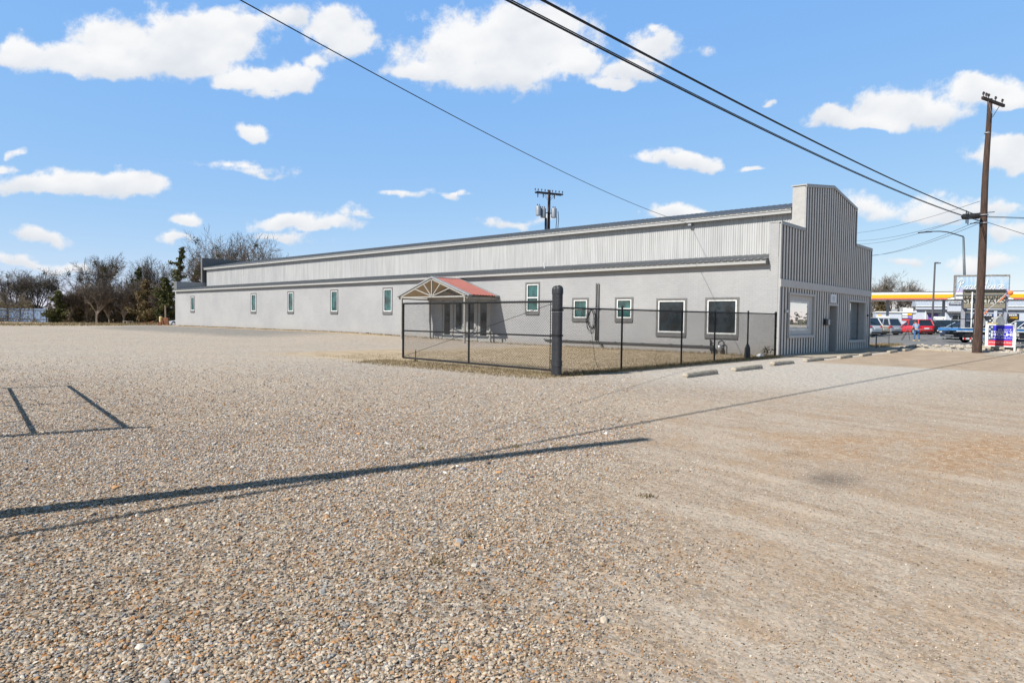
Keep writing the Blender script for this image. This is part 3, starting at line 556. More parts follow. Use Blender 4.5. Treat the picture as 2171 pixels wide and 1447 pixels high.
for x0, x1, z0, z1 in OPEN:
    b = MB()
    for a, c, lo, hi in ((x0 - .07, x0, z0, z1 + .1), (x1, x1 + .07, z0, z1 + .1), (x0, x1, z1, z1 + .1)): b.bb(a, c, -.07, .01, max(lo, .0), hi)
    if z0 > .3: b.bb(x0 - .07, x1 + .07, -.10, .01, z0 - .12, z0)
    b.build('opening_trim', 'band_stucco', W)

x0, x1, z0, z1 = OPEN[0]; b = MB()
for a, c, lo, hi in ((x0, x0 + .13, z0, z1), (x1 - .42, x1, z0, z1), (x0 + .13, x1 - .42, z1 - .26, z1), (x0 + .13, x1 - .42, z0, z0 + .22)): b.bb(a, c, .05, .12, lo, hi)
w_ = b.build('shop_window', 'band_stucco', W); b = MB(); a, c, lo, hi = x0 + .13, x1 - .42, z0 + .22, z1 - .26
for p in ((a, a + .07, lo, hi), (c - .07, c, lo, hi), (a + .07, c - .07, hi - .08, hi), (a + .07, c - .07, lo, lo + .07)): b.bb(p[0], p[1], .06, .10, p[2], p[3])
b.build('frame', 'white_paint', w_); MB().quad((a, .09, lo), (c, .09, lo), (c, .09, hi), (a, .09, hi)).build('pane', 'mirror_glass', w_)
x0, x1, z0, z1 = OPEN[2]; b = MB()
for a, c, lo, hi in ((x0, x0 + .05, z0, z1), (x1 - .05, x1, z0, z1), (x0, x1, z1 - .05, z1), (x0, x1, z0, z0 + .05)): b.bb(a, c, .31, .36, lo, hi)
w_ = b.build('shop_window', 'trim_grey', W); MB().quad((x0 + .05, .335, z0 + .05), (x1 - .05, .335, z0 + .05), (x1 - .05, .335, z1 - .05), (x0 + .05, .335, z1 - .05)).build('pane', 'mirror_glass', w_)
x0, x1 = OPEN[1][:2]; dr = MB().bb(x0 + .04, x1 - .04, .30, .345, .03, 2.3).build('front_door', 'trim_grey', W); MB().bb(x1 - .2, x1 - .12, .24, .3, .95, 1.2).build('handle', 'galvanised', dr)
mat('sign_white', (.72, .72, .75), .6, var=.03)
b = MB(); b.bb(6.62, 7.42, -.09, -.02, 2.5, 2.93); pl = b.build('name_plaque', 'sign_white', W, bevel=.01)
mat('plaque_ink', (.42, .42, .46), .6); b = MB()
for z, h in ((2.76, .05), (2.67, .07), (2.57, .04)): b.bb(6.84, 7.2, -.094, -.09, z - h / 2 + .05, z + h / 2 + .05)
b.build('faded_lines', 'plaque_ink', pl)
b = MB(); b.bb(5.72, 6.05, -.16, -.02, 1.38, 1.68); mbx = b.build('mailbox', 'black_plastic', W, bevel=.015); MB().lathe([(.07, 0), (.09, .03), (.09, .28), (.04, .32)], (6.2, -.11, 1.36), 10).build('meter_box', 'galvanised', W)
MB().bb(13.25, 13.33, -.10, -.02, 1.88, 1.98).build('camera_box', 'black_plastic', W); MB().box((.75, -.08, 1.97), (.16, .08, .10)).build('floodlight', 'white_paint', W)
# rear parapet
b = MB(); y = WL - .02; b.bb(-.03, 2.9, y - .05, y + .3, 4.3, 5.17); b.bb(2.9, 10.6, y - .052, y + .3, 4.3, 7.96); b.bb(10.6, WD, y - .05, y + .3, 4.3, 5.17); b.build('rear_parapet', 'trim_grey', W)
# fittings on the side wall
b = MB()
for dy in (0, .14): b.tube([(-.07, 9.42 + dy, .4), (-.07, 9.42 + dy, 3.42)], .036, 8)
b.bb(-.12, 0, 9.35, 9.62, 2.08, 2.13); b.build('vent_pipe', 'trim_grey', W, smooth=True)
b = MB(); b.tube([(-.09, 3.0, .33), (-.09, 12.9, .33), (-.09, 13.1, .37)], .032, 8)
for y in np.arange(3.5, 13, 1.6): b.bb(-.1, 0, y, y + .04, .34, .38)
b.build('gas_pipe', 'black_post', W)
gm = MB().lathe([(.05, .1), (.11, .16), (.12, .34), (.06, .44)], (-.2, 2.55, 0), 10).build('gas_meter', 'galvanised', W, smooth=True)
b = MB(); b.tube([(-.2, 2.35, .02), (-.2, 2.35, .55), (-.2, 2.45, .62), (-.2, 2.6, .55), (-.2, 2.6, .4)], .028, 6); b.tube([(-.18, 2.95, .02), (-.18, 2.95, .6), (-.12, 3.05, .64), (-.09, 3.05, .33)], .028, 6); b.lathe([(.10, .12), (.13, .2), (.13, .3), (.05, .4)], (-.2, 2.9, 0), 10); b.build('regulator', 'black_post', gm)
MB().box((-.06, 27.5, .17), (.12, .5, .22)).build('wall_vent', 'black_plastic', W, bevel=.03); MB().box((-.05, 30.1, .25), (.1, .25, .22)).build('wall_vent', 'trim_grey', W, bevel=.02)
MB().tube([(-.1, 9.1, .02), (-.1, 9.1, .22), (-.1, 9.25, .27), (-.1, 9.3, .2)], .03, 6).build('clean_out', 'black_plastic', W)
# ---------------------------------------------------------------- porch
PX0, PC, PH = -2.55, 19.98, 3.3
K = thing('entrance_porch', 'red metal gabled porch roof with fan trusses on slim steel posts', 'porch', (WX, WY + PC, 0))
EZ, AZ = 2.84, 3.96
def pitch(x0, x1, sgn):
    b = MB(); n = int((x1 - x0) / .23)
    for i in range(n):
        x = x0 + i * (x1 - x0) / n; d = (x1 - x0) / n
        for a, c, za, zc in ((x, x + d * .60, 0, 0), (x + d * .60, x + d * .70, 0, .05), (x + d * .70, x + d * .90, .05, .05), (x + d * .90, x + d, .05, 0)):
            b.quad((a, 0, AZ + za), (c, 0, AZ + zc), (c, sgn * PH, EZ + zc), (a, sgn * PH, EZ + za))
    return b
for sgn in (-1, 1): pitch(PX0 + .22, -.34, sgn).build('roof_sheet', 'red_roof', K)
b = MB(); b.quad((PX0, 0, AZ - .05), (-.02, 0, AZ - .05), (-.02, -PH + .05, EZ - .05), (PX0, -PH + .05, EZ - .05)); b.quad((PX0, 0, AZ - .05), (-.02, 0, AZ - .05), (-.02, PH - .05, EZ - .05), (PX0, PH - .05, EZ - .05)); b.build('soffit', 'ply', K)
mat('rake_grey', (.25, .257, .268), .45)
for sgn in (-1, 1):
    for x0, x1 in ((PX0 - .02, PX0 + .24), (-.36, -.02)): MB().prism([(x0, 0, AZ + .035), (x0, sgn * (PH + .03), EZ + .028), (x0, sgn * (PH + .03), EZ - .06), (x0, 0, AZ - .053)], (x1 - x0, 0, 0)).build('rake_trim', 'rake_grey', K)

b = MB(); b.prism([(PX0, -.14, AZ + .0), (PX0, 0, AZ + .055), (PX0, .14, AZ), (PX0, 0, AZ + .04)], (-PX0 - .03, 0, 0)); b.build('ridge_cap', 'rake_grey', K)
for x in (PX0 + .06, -.12):
    b = MB(); b.beam((x, -PH + .1, EZ - .08), (x, PH - .1, EZ - .08), .07, .08); b.beam((x, 0, EZ - .08), (x, 0, AZ - .09), .07, .07)
    for s in (-1, 1):
        b.beam((x, s * (PH - .1), EZ - .12), (x, 0, AZ - .12), .07, .08)
        for q in (.24, .5): b.beam((x, s * .04, EZ - .03), (x, s * PH * q, EZ + (AZ - EZ) * (1 - q) - .12), .055, .055)
    b.build('truss', 'steel_frame', K)
for s in (-1, 1): MB().beam((PX0, s * (PH - .14), EZ - .16), (-.02, s * (PH - .14), EZ - .16), .06, .08).build('side_rail', 'steel_frame', K)
for x in (PX0 + .06, -.25):
    for s in (-1, 1):
        b = MB(); yy = s * (PH - (.38 if x < -1 else .5))
        b.bb(x - .05, x + .05, yy - .05, yy + .05, -.05, EZ - .12); b.bb(x - .09, x + .09, yy - .09, yy + .09, -.02, .05); b.build('post', 'steel_frame', K)
# ---------------------------------------------------------------- chain link
def chain(u0, u1, z0, z1, pitch=.062, r=.0017, wob=.004):
    """diamond wire mesh in the plane x=u, z; returns end-point arrays"""
    A, B = [], []; h = z1 - z0; L = u1 - u0; k = -h
    sl_ = 1.18
    while k < L:
        for sg in (1, -1):
            # wire rising with slope sl_
            t0 = max(0, -k) if sg == 1 else 0
            a0, a1 = (k, k + h / sl_) if sg == 1 else (k + h / sl_, k)
            p, q = np.array([a0, 0.]), np.array([a1, h])
            d = q - p; ts = [0, 1]
            if abs(d[0]) > 1e-6:
                ta, tb = sorted(((0 - p[0]) / d[0], (L - p[0]) / d[0])); ts = [max(0, ta), min(1, tb)]
            if ts[1] > ts[0]: A.append((u0 + p[0] + d[0] * ts[0], wob * sg, z0 + d[1] * ts[0])); B.append((u0 + p[0] + d[0] * ts[1], wob * sg, z0 + d[1] * ts[1]))
        k += pitch / sl_ * 1.0
    return np.array(A), np.array(B)
def chainmesh(u0, u1, z0, z1, parent, name='wire_mesh', pitch=.070, r=.0038, spikes=True):
    A, B = chain(u0, u1, z0, z1, pitch)
    if spikes:
        us = np.arange(u0 + .03, u1, pitch * .85); a = np.stack([us, 0 * us, 0 * us + z1 - .02], -1); b = a + [.012, 0, .06]; A = np.r_[A, a]; B = np.r_[B, b]
    rr = np.full(len(A), r); return link(name, segmesh(name, A, B, rr, rr, 4), 'black_metal', parent)
FY = 10.95
FE = thing('chain_link_fence', 'black chain link fence running from the thick gate post to the warehouse corner', 'fence', (13.67, FY, 0))
fx = [p - 13.67 for p in (16.68, 20.3, 22.75, 25.63, 28.45)]
for i, x in enumerate(fx):
    b = MB(); end = i == 4; r = .045 if end else .03
    b.lathe([(r, -.2), (r, 1.86), (r * 1.25, 1.865), (r * 1.25, 1.89), (r * .6, 1.93)], (x, 0, 0), 10)
    for z in ((.3, .8, 1.3, 1.8) if end else ()): b.lathe([(r * 1.3, z), (r * 1.3, z + .03)], (x, 0, 0), 10)
    b.build('post', 'black_metal', FE, smooth=30)
b = MB(); b.lathe([(.10, -.05), (.13, .1), (.11, .45), (.07, .56), (.045, .62)], (fx[3], 0, 0), 8); b.build('post_wrap', 'black_plastic', FE)
MB().tube([(.1, 0, 1.80), (7, 0, 1.81), (fx[4], 0, 1.84)], .022, 8).build('top_rail', 'black_metal', FE)
MB().tube([(.1, 0, .05), (5, 0, .04), (fx[4], 0, .06)], .005, 4).build('tension_wire', 'black_metal', FE)
chainmesh(.1, fx[4], .03, 1.82, FE)
for x in (.13, fx[4] - .07): MB().bar((x, -.02, .05), (x, -.02, 1.8), .012).build('tension_bar', 'black_metal', FE)
# coil of wire hung on the fence
b = MB()
for k in range(9):
    rx, rz = random.uniform(.13, .2), random.uniform(.24, .34); cx_ = random.uniform(-.05, .05); y0 = -.035 - .008 * k; pts = []
    for i in range(25): t = i / 24 * 6.283; pts.append((cx_ + rx * math.sin(t) + .03 * math.sin(2 * t + k), y0 + .01 * math.sin(3 * t), -rz + rz * math.cos(t)))
    b.tube(pts, .0055, 4, cap=False)
b.tube([(.05, -.03, -.6), (.12, -.03, -.9), (.22, -.05, -1.4), (.33, -.1, -1.7)], .005, 4)
o = b.build('wire_coil', 'cable'); o.location = (15.06, FY, 1.78); tag(o, 'coil of black wire hanging on the chain link fence near the thick post', 'coil')
def bollard(x, y, h, label):
    t = thing('gate_post', label, 'post', (x, y, 0), group='thick capped gate posts'); r = .098
    MB().lathe([(r, -.3), (r, .25), (r + .012, .26), (r + .012, .42), (r, .43), (r, h - .1)], (0, 0, 0), 20).build('pipe', 'black_post', t, smooth=35)
    MB().lathe([(r + .012, h - .22), (r + .012, h - .10), (r + .004, h - .06), (r * .8, h - .02), (r * .45, h + .0), (.01, h + .012)], (0, 0, 0), 20).build('cap', 'black_post', t, smooth=50)
    for z in (1.05, 1.72): MB().lathe([(r + .01, z), (r + .01, z + .05)], (0, 0, 0), 20).box((0, -r - .02, z + .025), (.03, .06, .05)).build('hinge_band', 'black_metal', t)
    MB().lathe([(r + .003, 1.69), (r + .003, 1.695)], (0, 0, 0), 20).build('tie_wire', 'galvanised', t)
bollard(13.66, 10.93, 2.38, 'thick black dome-capped post where fence and gate meet, the front one'); bollard(13.80, 11.15, 2.38, 'thick black dome-capped post half hidden behind its twin at the gate')
def gate(loc, rz, L, label, tail, mesh=True):
    t = thing('chain_link_gate', label, 'gate', loc, rz, group='chain link gate leaves'); z0, z1, zm = .13, 1.97, 1.05; r = .029
    b = MB()
    for a, c in (((0, 0, z0), (L, 0, z0)), ((0, 0, z1), (L, 0, z1)), ((0, 0, z0 - .03), (0, 0, z1 + .06)), ((0, 0, zm), (L, 0, zm)), ((L * .5, 0, z0), (L * .5, 0, zm)), ((L * .5, 0, zm), (L * .5, 0, z1))): b.bar(a, c, r if a[2] != c[2] or a[2] != zm else .024, 8)
    b.bar((L, 0, z0), (L, 0, z1 + .02), .038, 8); b.build('frame', 'black_metal', t, smooth=40)
    if mesh: chainmesh(.05, L - .05, z0, z1 + .03, t, pitch=.078)
    MB().bar((.05, -.03, z1 - .05), (L - .05, -.03, z0 + .05), .007, 5).build('brace_rod', 'black_metal', t)
    for x in (.07, L - .07): MB().bar((x, .02, z0), (x, .02, z1), .011).build('tension_bar', 'black_metal', t)
    for z in (.3, 1.75): MB().lathe([(.04, z), (.04, z + .035)], (0, 0, 0), 10).box((-.04, 0, z + .015), (.08, .03, .03)).build('hinge', 'black_metal', t)
    b = MB(); x = L * .905; b.bar((x, -.05, .0), (x, -.05, .42), .014); b.box((x, -.05, .06), (.16, .05, .04)); b.build('drop_bolt', 'black_metal', t)
    if tail: MB().bar((-.09, 0, -.2), (-.09, 0, 2.2), .05, 10).build('hinge_post', 'black_metal', t)
gate((13.85, 11.28, 0), math.atan2(18.14 - 11.28, 14.19 - 13.85), 6.87, 'open black chain link gate leaf with a cross rail and a diagonal brace rod', False)
gate((.945, 10.21, 0), math.atan2(16.63 - 10.21, 1.84 - .945), 6.47, 'bare gate leaf frame off to one side that throws the barred shadow on the gravel', True, False)
# ---------------------------------------------------------------- wheel stops
def stop_mesh():
    pr = [(-.085, 0), (.085, 0), (.085, .09), (.05, .14), (-.05, .14), (-.085, .09)]
    b = MB(); b.loft([[(x, y * k, z * kz) for y, z in pr] for x, k, kz in ((-.93, .8, .6), (-.88, 1, .97), (0, 1, 1), (.88, 1, .97), (.93, .8, .6))]); return b
ws = stop_mesh().build('wheel_stop', 'concrete', bevel=.012); ws.data.name = 'wheel_stop'
SP = [(16.9, 8.52, .03, 'weathered concrete wheel stop at the near end of the row, in front of the fence'), (20.1, 8.58, -.02, 'concrete wheel stop below the fence, second from the near end of the row'), (23.65, 8.83, .01, 'long-looking concrete wheel stop just before the ribbed front begins, third in the row'),
      (26.85, 8.83, -.02, 'low concrete wheel stop half sunk in pale gravel below the first shop window'), (30.35, 8.72, .03, 'concrete wheel stop with a broken end in front of the recessed door'), (33.25, 8.68, .05, 'concrete wheel stop on the brown apron past the recessed door'),
      (38.2, 8.72, .04, 'pale concrete wheel stop below the far shop window'), (41.4, 8.75, .04, 'concrete wheel stop at the far corner of the ribbed front'), (*at(1984, 36.4)[:2], R(-111), 'cream wheel stop lying on the asphalt edge left of the wooden pole'),
      (*at(2090, 36.5)[:2], R(-105), 'cream wheel stop between the wooden pole and the election board'), (*at(2146, 36.1)[:2], R(-115), 'cream wheel stop right under the election board')]
for i, (x, y, a, lb) in enumerate(SP):
    o = ws if i == 0 else ws.copy()
    if i: col.objects.link(o)
    o.location = (x, y, gz(x, y) - .012); o.rotation_euler = (0, random.uniform(-.02, .02), a); o.scale = (1.05 if i < 3 else 1., 1.1, 1.); tag(o, lb, 'wheel stop', 'concrete wheel stops')
# ---------------------------------------------------------------- utility poles
def insulator(b, p, s=1.): b.lathe([(.018 * s, 0), (.018 * s, .10 * s), (.05 * s, .11 * s), (.06 * s, .17 * s), (.035 * s, .19 * s), (.055 * s, .21 * s), (.03 * s, .26 * s)], p, 8)
P1 = thing('utility_pole', 'dark wooden utility pole with short crossarm beside the election board', 'utility pole', (42.25, 5.67, 0))
b = MB(); pts = []; rr = []
for i in range(15):
    z = -.3 + i * .97; pts.append((.035 * z + .03 * math.sin(z * 1.1), -.006 * z + .02 * math.sin(z * .8 + 1), z)); rr.append(.225 - .0085 * z)
b.tube(pts, rr, 16); b.build('shaft', 'pole_wood', P1, smooth=50)
tp = Vector(pts[-1]); ad = Vector((math.cos(R(-16)), math.sin(R(-16)), 0)); n_ = Vector((-ad.y, ad.x, 0))
c0 = Vector((tp.x, tp.y, 13.08)) - n_ * .17 - ad * .05
b = MB(); b.beam(c0 - ad * 1.15, c0 + ad * 1.2, .11, .14); b.build('crossarm', 'pole_wood', P1)
b = MB(); b.bar(c0 + ad * .75 - Vector((0, 0, .05)), Vector((tp.x, tp.y, 12.3)) - n_ * .14, .018); b.bar(c0 - ad * .55 - Vector((0, 0, .05)), Vector((tp.x, tp.y, 12.4)) - n_ * .14, .018); b.build('arm_brace', 'galvanised', P1)
for s in (-1.05, -.75, -.5, .25, 1.0):
    b = MB(); insulator(b, c0 + ad * s + Vector((0, 0, .07)), 1.); b.tube([c0 + ad * s + Vector((0, 0, .25)), c0 + ad * (s + .13) + Vector((0, 0, .29))], .03, 6); b.build('insulator', 'porcelain', P1)
for r_, z_, x_ in ((.152, 11.48, .40), (.205, 6.78, .25), (.205, 7.2, .26)): MB().lathe([(r_, z_), (r_, z_ + .05)], (x_, -.045, 0), 16).build('band', 'galvanised', P1)
b = MB(); b.bar((.26, -.5, 7.34), (.26, .4, 7.34), .02); b.bar((.25, .1, 6.86), (.25, .55, 6.82), .025); b.build('hardware', 'black_metal', P1)
MB().tube([(.19, .2, z) if 0 else (.035 * z - .15, .12, z) for z in np.linspace(.1, 6.8, 9)], .012, 5).build('ground_wire', 'galvanised', P1)
P2 = thing('utility_pole', 'bare wooden utility pole off to one side whose long shadow crosses the gravel', 'utility pole', (-2.5, 7.05, 0))
MB().tube([(0, 0, z) for z in np.linspace(-.3, 9.45, 8)], .15, 14, .10).build('shaft', 'pole_wood', P2, smooth=50)
# transformer pole behind the warehouse
q = at(1160, 60, 0); T3 = thing('utility_pole', 'dark pole behind the roof carrying three grey transformers and a long crossarm', 'utility pole', q)
H3 = hgt(407, 1160, 60)
MB().tube([(0, 0, -.3), (0, 0, H3 / 2), (.12, .05, H3 + .2)], .17, 12, .12).build('shaft', 'pole_wood', T3, smooth=50)
u_ = Vector((.93, -.36, 0)); v_ = Vector((-.36, -.93, 0)); c3 = Vector((.08, .04, H3 - .1))
b = MB()
for s in (-1, 1): b.beam(c3 - u_ * 1.35 + v_ * .16 * s, c3 + u_ * 1.35 + v_ * .16 * s, .09, .13)
b.build('crossarm', 'black_post', T3)
b = MB()
for s in (-1, 1): b.bar(c3 + u_ * s * .65 - Vector((0, 0, .05)), c3 - Vector((0, 0, .75)), .018); b.bar(c3 + u_ * s * .45 - Vector((0, 0, .05)), c3 - Vector((0, 0, .6)), .018)
b.build('arm_brace', 'galvanised', T3)
for s in (-1.5, -1.2, -.85, -.5, -.2, .25, .6, .95, 1.3):
    b = MB(); insulator(b, c3 + u_ * s + v_ * .16 + Vector((0, 0, .05)), 1.); b.build('insulator', 'porcelain', T3)
for s in (-1.15, -.6, .55):
    b = MB(); b.lathe([(.05, 0), (.06, -.1), (.04, -.2), (.05, -.33)], c3 + u_ * s - Vector((0, 0, .1)), 8); b.build('cutout', 'porcelain', T3)
for s, dz in ((-1.12, -1.65), (-.62, -1.8), (.48, -1.72)):
    cc = c3 + u_ * s + v_ * .1 + Vector((0, 0, dz)); tr = MB().lathe([(.2, -.42), (.25, -.4), (.25, .35), (.23, .4), (.12, .46)], cc, 14).build('transformer', 'transformer', T3, smooth=40)
    b = MB()
    for k in (-.1, .1): b.lathe([(.035, .42), (.05, .5), (.03, .6)], cc + u_ * k, 6)
    b.build('bushing', 'porcelain', tr)
b = MB(); b.beam(c3 + Vector((0, 0, -1.75)) - u_ * 1.0, c3 + Vector((0, 0, -1.75)) + u_ * .7, .06, .08)
for s in (.75, .95): b.tube([c3 + u_ * s + Vector((0, 0, -1.5)), c3 + u_ * (s + .08) + Vector((0, 0, -2.2)), c3 + u_ * s + Vector((0, 0, -3.2))], .03, 5)
for s in (-.35, -.25): b.tube([c3 + u_ * s + Vector((0, 0, -2.2)), c3 + u_ * s + Vector((0, 0, -3.6))], .07, 6)
b.build('hanger', 'black_post', T3)
q4 = at(1795, 78, 0); T4 = thing('utility_pole', 'plain wooden pole beyond the warehouse that the service lines run to', 'utility pole', q4); MB().tube([(0, 0, -.3), (0, 0, 11.6)], .16, 10, .12).build('shaft', 'pole_wood', T4)
# ---------------------------------------------------------------- cables
def wire(name, a, b_, z0, sag, r, label, cat='cable', n=40, m='cable', lash=None):
    a, b_ = Vector(a), Vector(b_); pts = [a.lerp(b_, i / n) - Vector((0, 0, 4 * sag * (i / n) * (1 - i / n))) for i in range(n + 1)]
    mb = MB().tube(pts, r, 6)
    if lash: mb.tube([p + Vector((0, 0, lash)) for p in pts], r * .6, 5)
    o = mb.build(name, m, smooth=True); return tag(o, label, cat, 'overhead cables')
A1 = Vector((42.45, 5.75, 0)); A2 = Vector((-2.5, 7.05, 0)); Z = lambda p, z: (p.x, p.y, z)
wire('overhead_cable', Z(A1, 6.90), Z(A2, 6.36), 0, .51, .017, 'thick double black cable, the lower of the two sagging down to the wooden pole', lash=.035)
wire('overhead_cable', Z(A1, 7.14), Z(A2, 6.52), 0, .38, .015, 'thick black cable, the upper of the two sagging down to the wooden pole', lash=.026)
wire('overhead_cable', (31.75, 16.86, 6.55), Z(A2, 5.98), 0, .50, .009, 'thin service cable crossing the sky down to the bracket under the upper eave')
for k, (py, z1, lb) in enumerate(((497, 7.95, 'thin line from the wooden pole, topmost where it meets the false front'), (512, 7.3, 'thin dark line just under the topmost one beside the false front'), (519, 7.35, 'thin dark line running close beside its twin to the false front'), (545, 6.95, 'faint thin line low beside the parapet corner'), (540, 6.8, 'hair-thin line above the curved street lamp'))):
    e = at(1795, 78, 0); e.z = hgt(py - 4, 1795, 78); wire('service_line', (42.4, 5.8, z1), e, 0, .35 + .1 * k, .012, lb)
for z_, r_, lb in ((6.36, .022, 'thick lower cable running on past the second pole'), (6.52, .020, 'thick upper cable running on past the second pole')): wire('overhead_cable', Z(A2, z_), (-46, 9.6, z_ + .5), 0, .5, r_, lb, lash=.035)
wire('overhead_cable', (42.6, 5.5, 7.15), (62, -12, 7.4), 0, .12, .016, 'black cable leaving the pole to the right at splice height', lash=-.05)
wire('overhead_cable', (42.6, 5.5, 6.85), (47.5, -2.5, 3.4), 0, .0, .012, 'black guy line slanting down to the right from the wooden pole')
b = MB(); sp = Vector((41.95, 6.02, 7.13)); dv = (Vector((-1, .03, .02))).normalized(); sd = Vector((-.35, .5, -.03)).normalized()
b.tube([sp + sd * .5, sp + sd * .48, sp - sd * .28, sp - sd * .32], [.08, .15, .15, .08], 14); b.tube([sp + sd * .5 + Vector((0, 0, -.0)), sp + sd * .56], .06, 8)
o = b.build('splice_case', 'black_plastic', smooth=40); tag(o, 'black cylindrical splice case on the cable beside the wooden pole', 'splice case')
b = MB(); c_ = Vector((39.2, 5.85, 6.75))
for dx in (0, .5): b.tube([c_ + Vector((dx + .14 * math.sin(t), .05, .32 * math.cos(t))) for t in np.linspace(0, 6.28, 18)], .014, 5, cap=False)
o = b.build('slack_loop', 'cable'); tag(o, 'two slack loops hanging from the upper cable left of the splice case', 'cable loop')
mat('lamp_steel', (.10, .115, .13), .5, metal=.3)
# ---------------------------------------------------------------- street furniture on the right
q = at(2045, 62, 0); q.z = 0; L1 = thing('street_lamp', 'grey street lamp with a long curved arm reaching left above the marquee sign', 'street lamp', q)
Lx = Vector((-RT[0], -RT[1], 0)); zt = hgt(501, 2040, 62)
MB().tube([Vector((0, 0, -.2)), Vector((0, 0, zt * .6)) + Lx * .15, Vector((0, 0, zt)) + Lx * .38], .15, 12, .085).build('pole', 'lamp_steel', L1, smooth=True)
b = MB(); b.tube([Vector((0, 0, zt - .2)) + Lx * .38 + Lx * a + Vector((0, 0, h)) for a, h in ((0, .25), (.7, .45), (1.5, .66), (2.2, .72), (2.9, .7), (3.3, .64))], .06, 8, .045); b.build('arm', 'lamp_steel', L1, smooth=True)
b = MB(); hp = Vector((0, 0, zt + .42)) + Lx * 4.1; b.loft([[hp + Lx * a + Vector((0, 0, z)) + Vector((FW[0], FW[1], 0)) * s * w_ for s, z in ((-1, -.05 + h), (1, -.05 + h), (1, .04 + h), (-1, .04 + h))] for a, w_, h in ((-.75, .1, .05), (-.4, .17, .03), (.35, .15, -.04), (.5, .05, -.05))]); b.build('lamp_head', 'black_post', L1)
q = at(1976, 78); L2 = thing('lot_light', 'slim dark square pole with a small floodlight head by the fuel canopy', 'light pole', q); zt = hgt(554, 1978, 78) - q.z
MB().tube([(0, 0, -.2), Vector((0, 0, zt)) - Lx * .12], .12, 8, .09).build('pole', 'dark_trim', L2)
b = MB(); b.beam(Vector((0, 0, zt)) - Lx * .1, Vector((0, 0, zt + .02)) - Lx * .5, .06, .06); b.box(Vector((0, 0, zt - .08)) - Lx * .5, (.45, .45, .1)); b.build('lamp_head', 'dark_trim', L2)
mat('lot_paint', (.16, .05, .045), .6)
# fuel canopy
c0, c1 = at(1800, 92.5, 0), at(2260, 81, 0); cv = (c1 - c0); cL = cv.length; cu_ = cv.normalized(); cn = Vector((-cu_.y, cu_.x, 0))
if cn.dot(Vector((FW[0], FW[1], 0))) < 0: cn = -cn
rz = math.atan2(cu_.y, cu_.x); gzc = .3
FC = thing('fuel_canopy', 'long white, yellow and red petrol station canopy on grey columns', 'canopy', (c0.x, c0.y, gzc), rz); sg = 1 if Matrix.Rotation(rz, 3, 'Z') @ Vector((0, 1, 0)) @ cn > 0 else -1
zb, zt = hgt(632.3, 1881, 90) - gzc, hgt(617, 1881, 90) - gzc; hh = zt - zb
def strip(nm, m, z0, z1, pr, x0=0, x1=None, sl0=0., sl1=0.):
    x1 = cL if x1 is None else x1
    return MB().prism([(x0, -sg * pr, z0), (x1, -sg * pr, z0), (x1 + sl1, -sg * pr, z1), (x0 + sl0, -sg * pr, z1)], (0, sg * .05, 0)).build(nm, m, FC)
b = MB(); b.box((cL / 2, sg * 4, (zb + zt) / 2), (cL, 8, hh)); b.build('fascia', 'white_paint', FC)
xg0 = cL * .5 - .2; xg1 = cL * .735
strip('yellow_band', 'yellow', zb + hh * .20, zb + hh * .68, .06, 0, xg0, 0, 1.0); strip('yellow_band', 'yellow', zb + hh * .20, zb + hh * .68, .06, xg1 + .8, cL, -.8, 0)
strip('red_band', 'red', zb + .02, zb + hh * .12, .062, 0, xg0 - .2); strip('red_band', 'red', zb + .02, zb + hh * .12, .062, xg1 + 1, cL)
MB().box((cL / 2, sg * 4, zt + .04), (cL + .06, 8.06, .08)).build('coping', 'dark_trim', FC)
mat('column_grey', (.30, .30, .33), .6)
for px in (1881, 1999.5, 2128, 2240):
    f_ = (px - 1800) / (2260 - 1800); d_ = (c0 + cv * f_).xy.length; Dn = 92.5 + (81 - 92.5) * f_; p = at(px, Dn + 2.2, 0); lp = Matrix.Rotation(-rz, 3, 'Z') @ (p - c0)
    MB().box((lp.x, lp.y, zb / 2), (.34, .34, zb)).build('column', 'column_grey', FC)
for px in (1853, 1905, 1970): 
    lp = Matrix.Rotation(-rz, 3, 'Z') @ (at(px, 90, 0) - c0); MB().box((lp.x, sg * 1., zb - .04), (.6, .5, .08)).build('canopy_light', 'white_paint', FC)
def pump(px, D, label):
    p = at(px, D); t = thing('fuel_pump', label, 'fuel pump', p, rz, 'fuel pumps under the canopy'); MB().bb(-.6, .6, -.3, .3, 0, 1.35).build('cabinet', 'white_paint', t, bevel=.03); MB().bb(-.75, .75, -.32, .32, 1.5, 2.15).build('head', 'white_paint', t, bevel=.03)
    b = MB()
    for x in (-.55, .55): b.bb(x - .06, x + .06, -.2, .2, 1.35, 1.5); b.lathe([(.06, -.005), (.06, .005)], (x * .85, -sg * .33, 1.85), 10, 'Y')
    b.build('trim', 'dark_trim', t); MB().bb(.4, .58, -.36, .36, .7, 1.3).build('nozzle', 'black_plastic', t)
pump(1872, 88, 'white fuel pump left under the canopy, behind the pale sedan'); pump(1990, 86, 'white fuel pump in front of the purple window, right of the man')
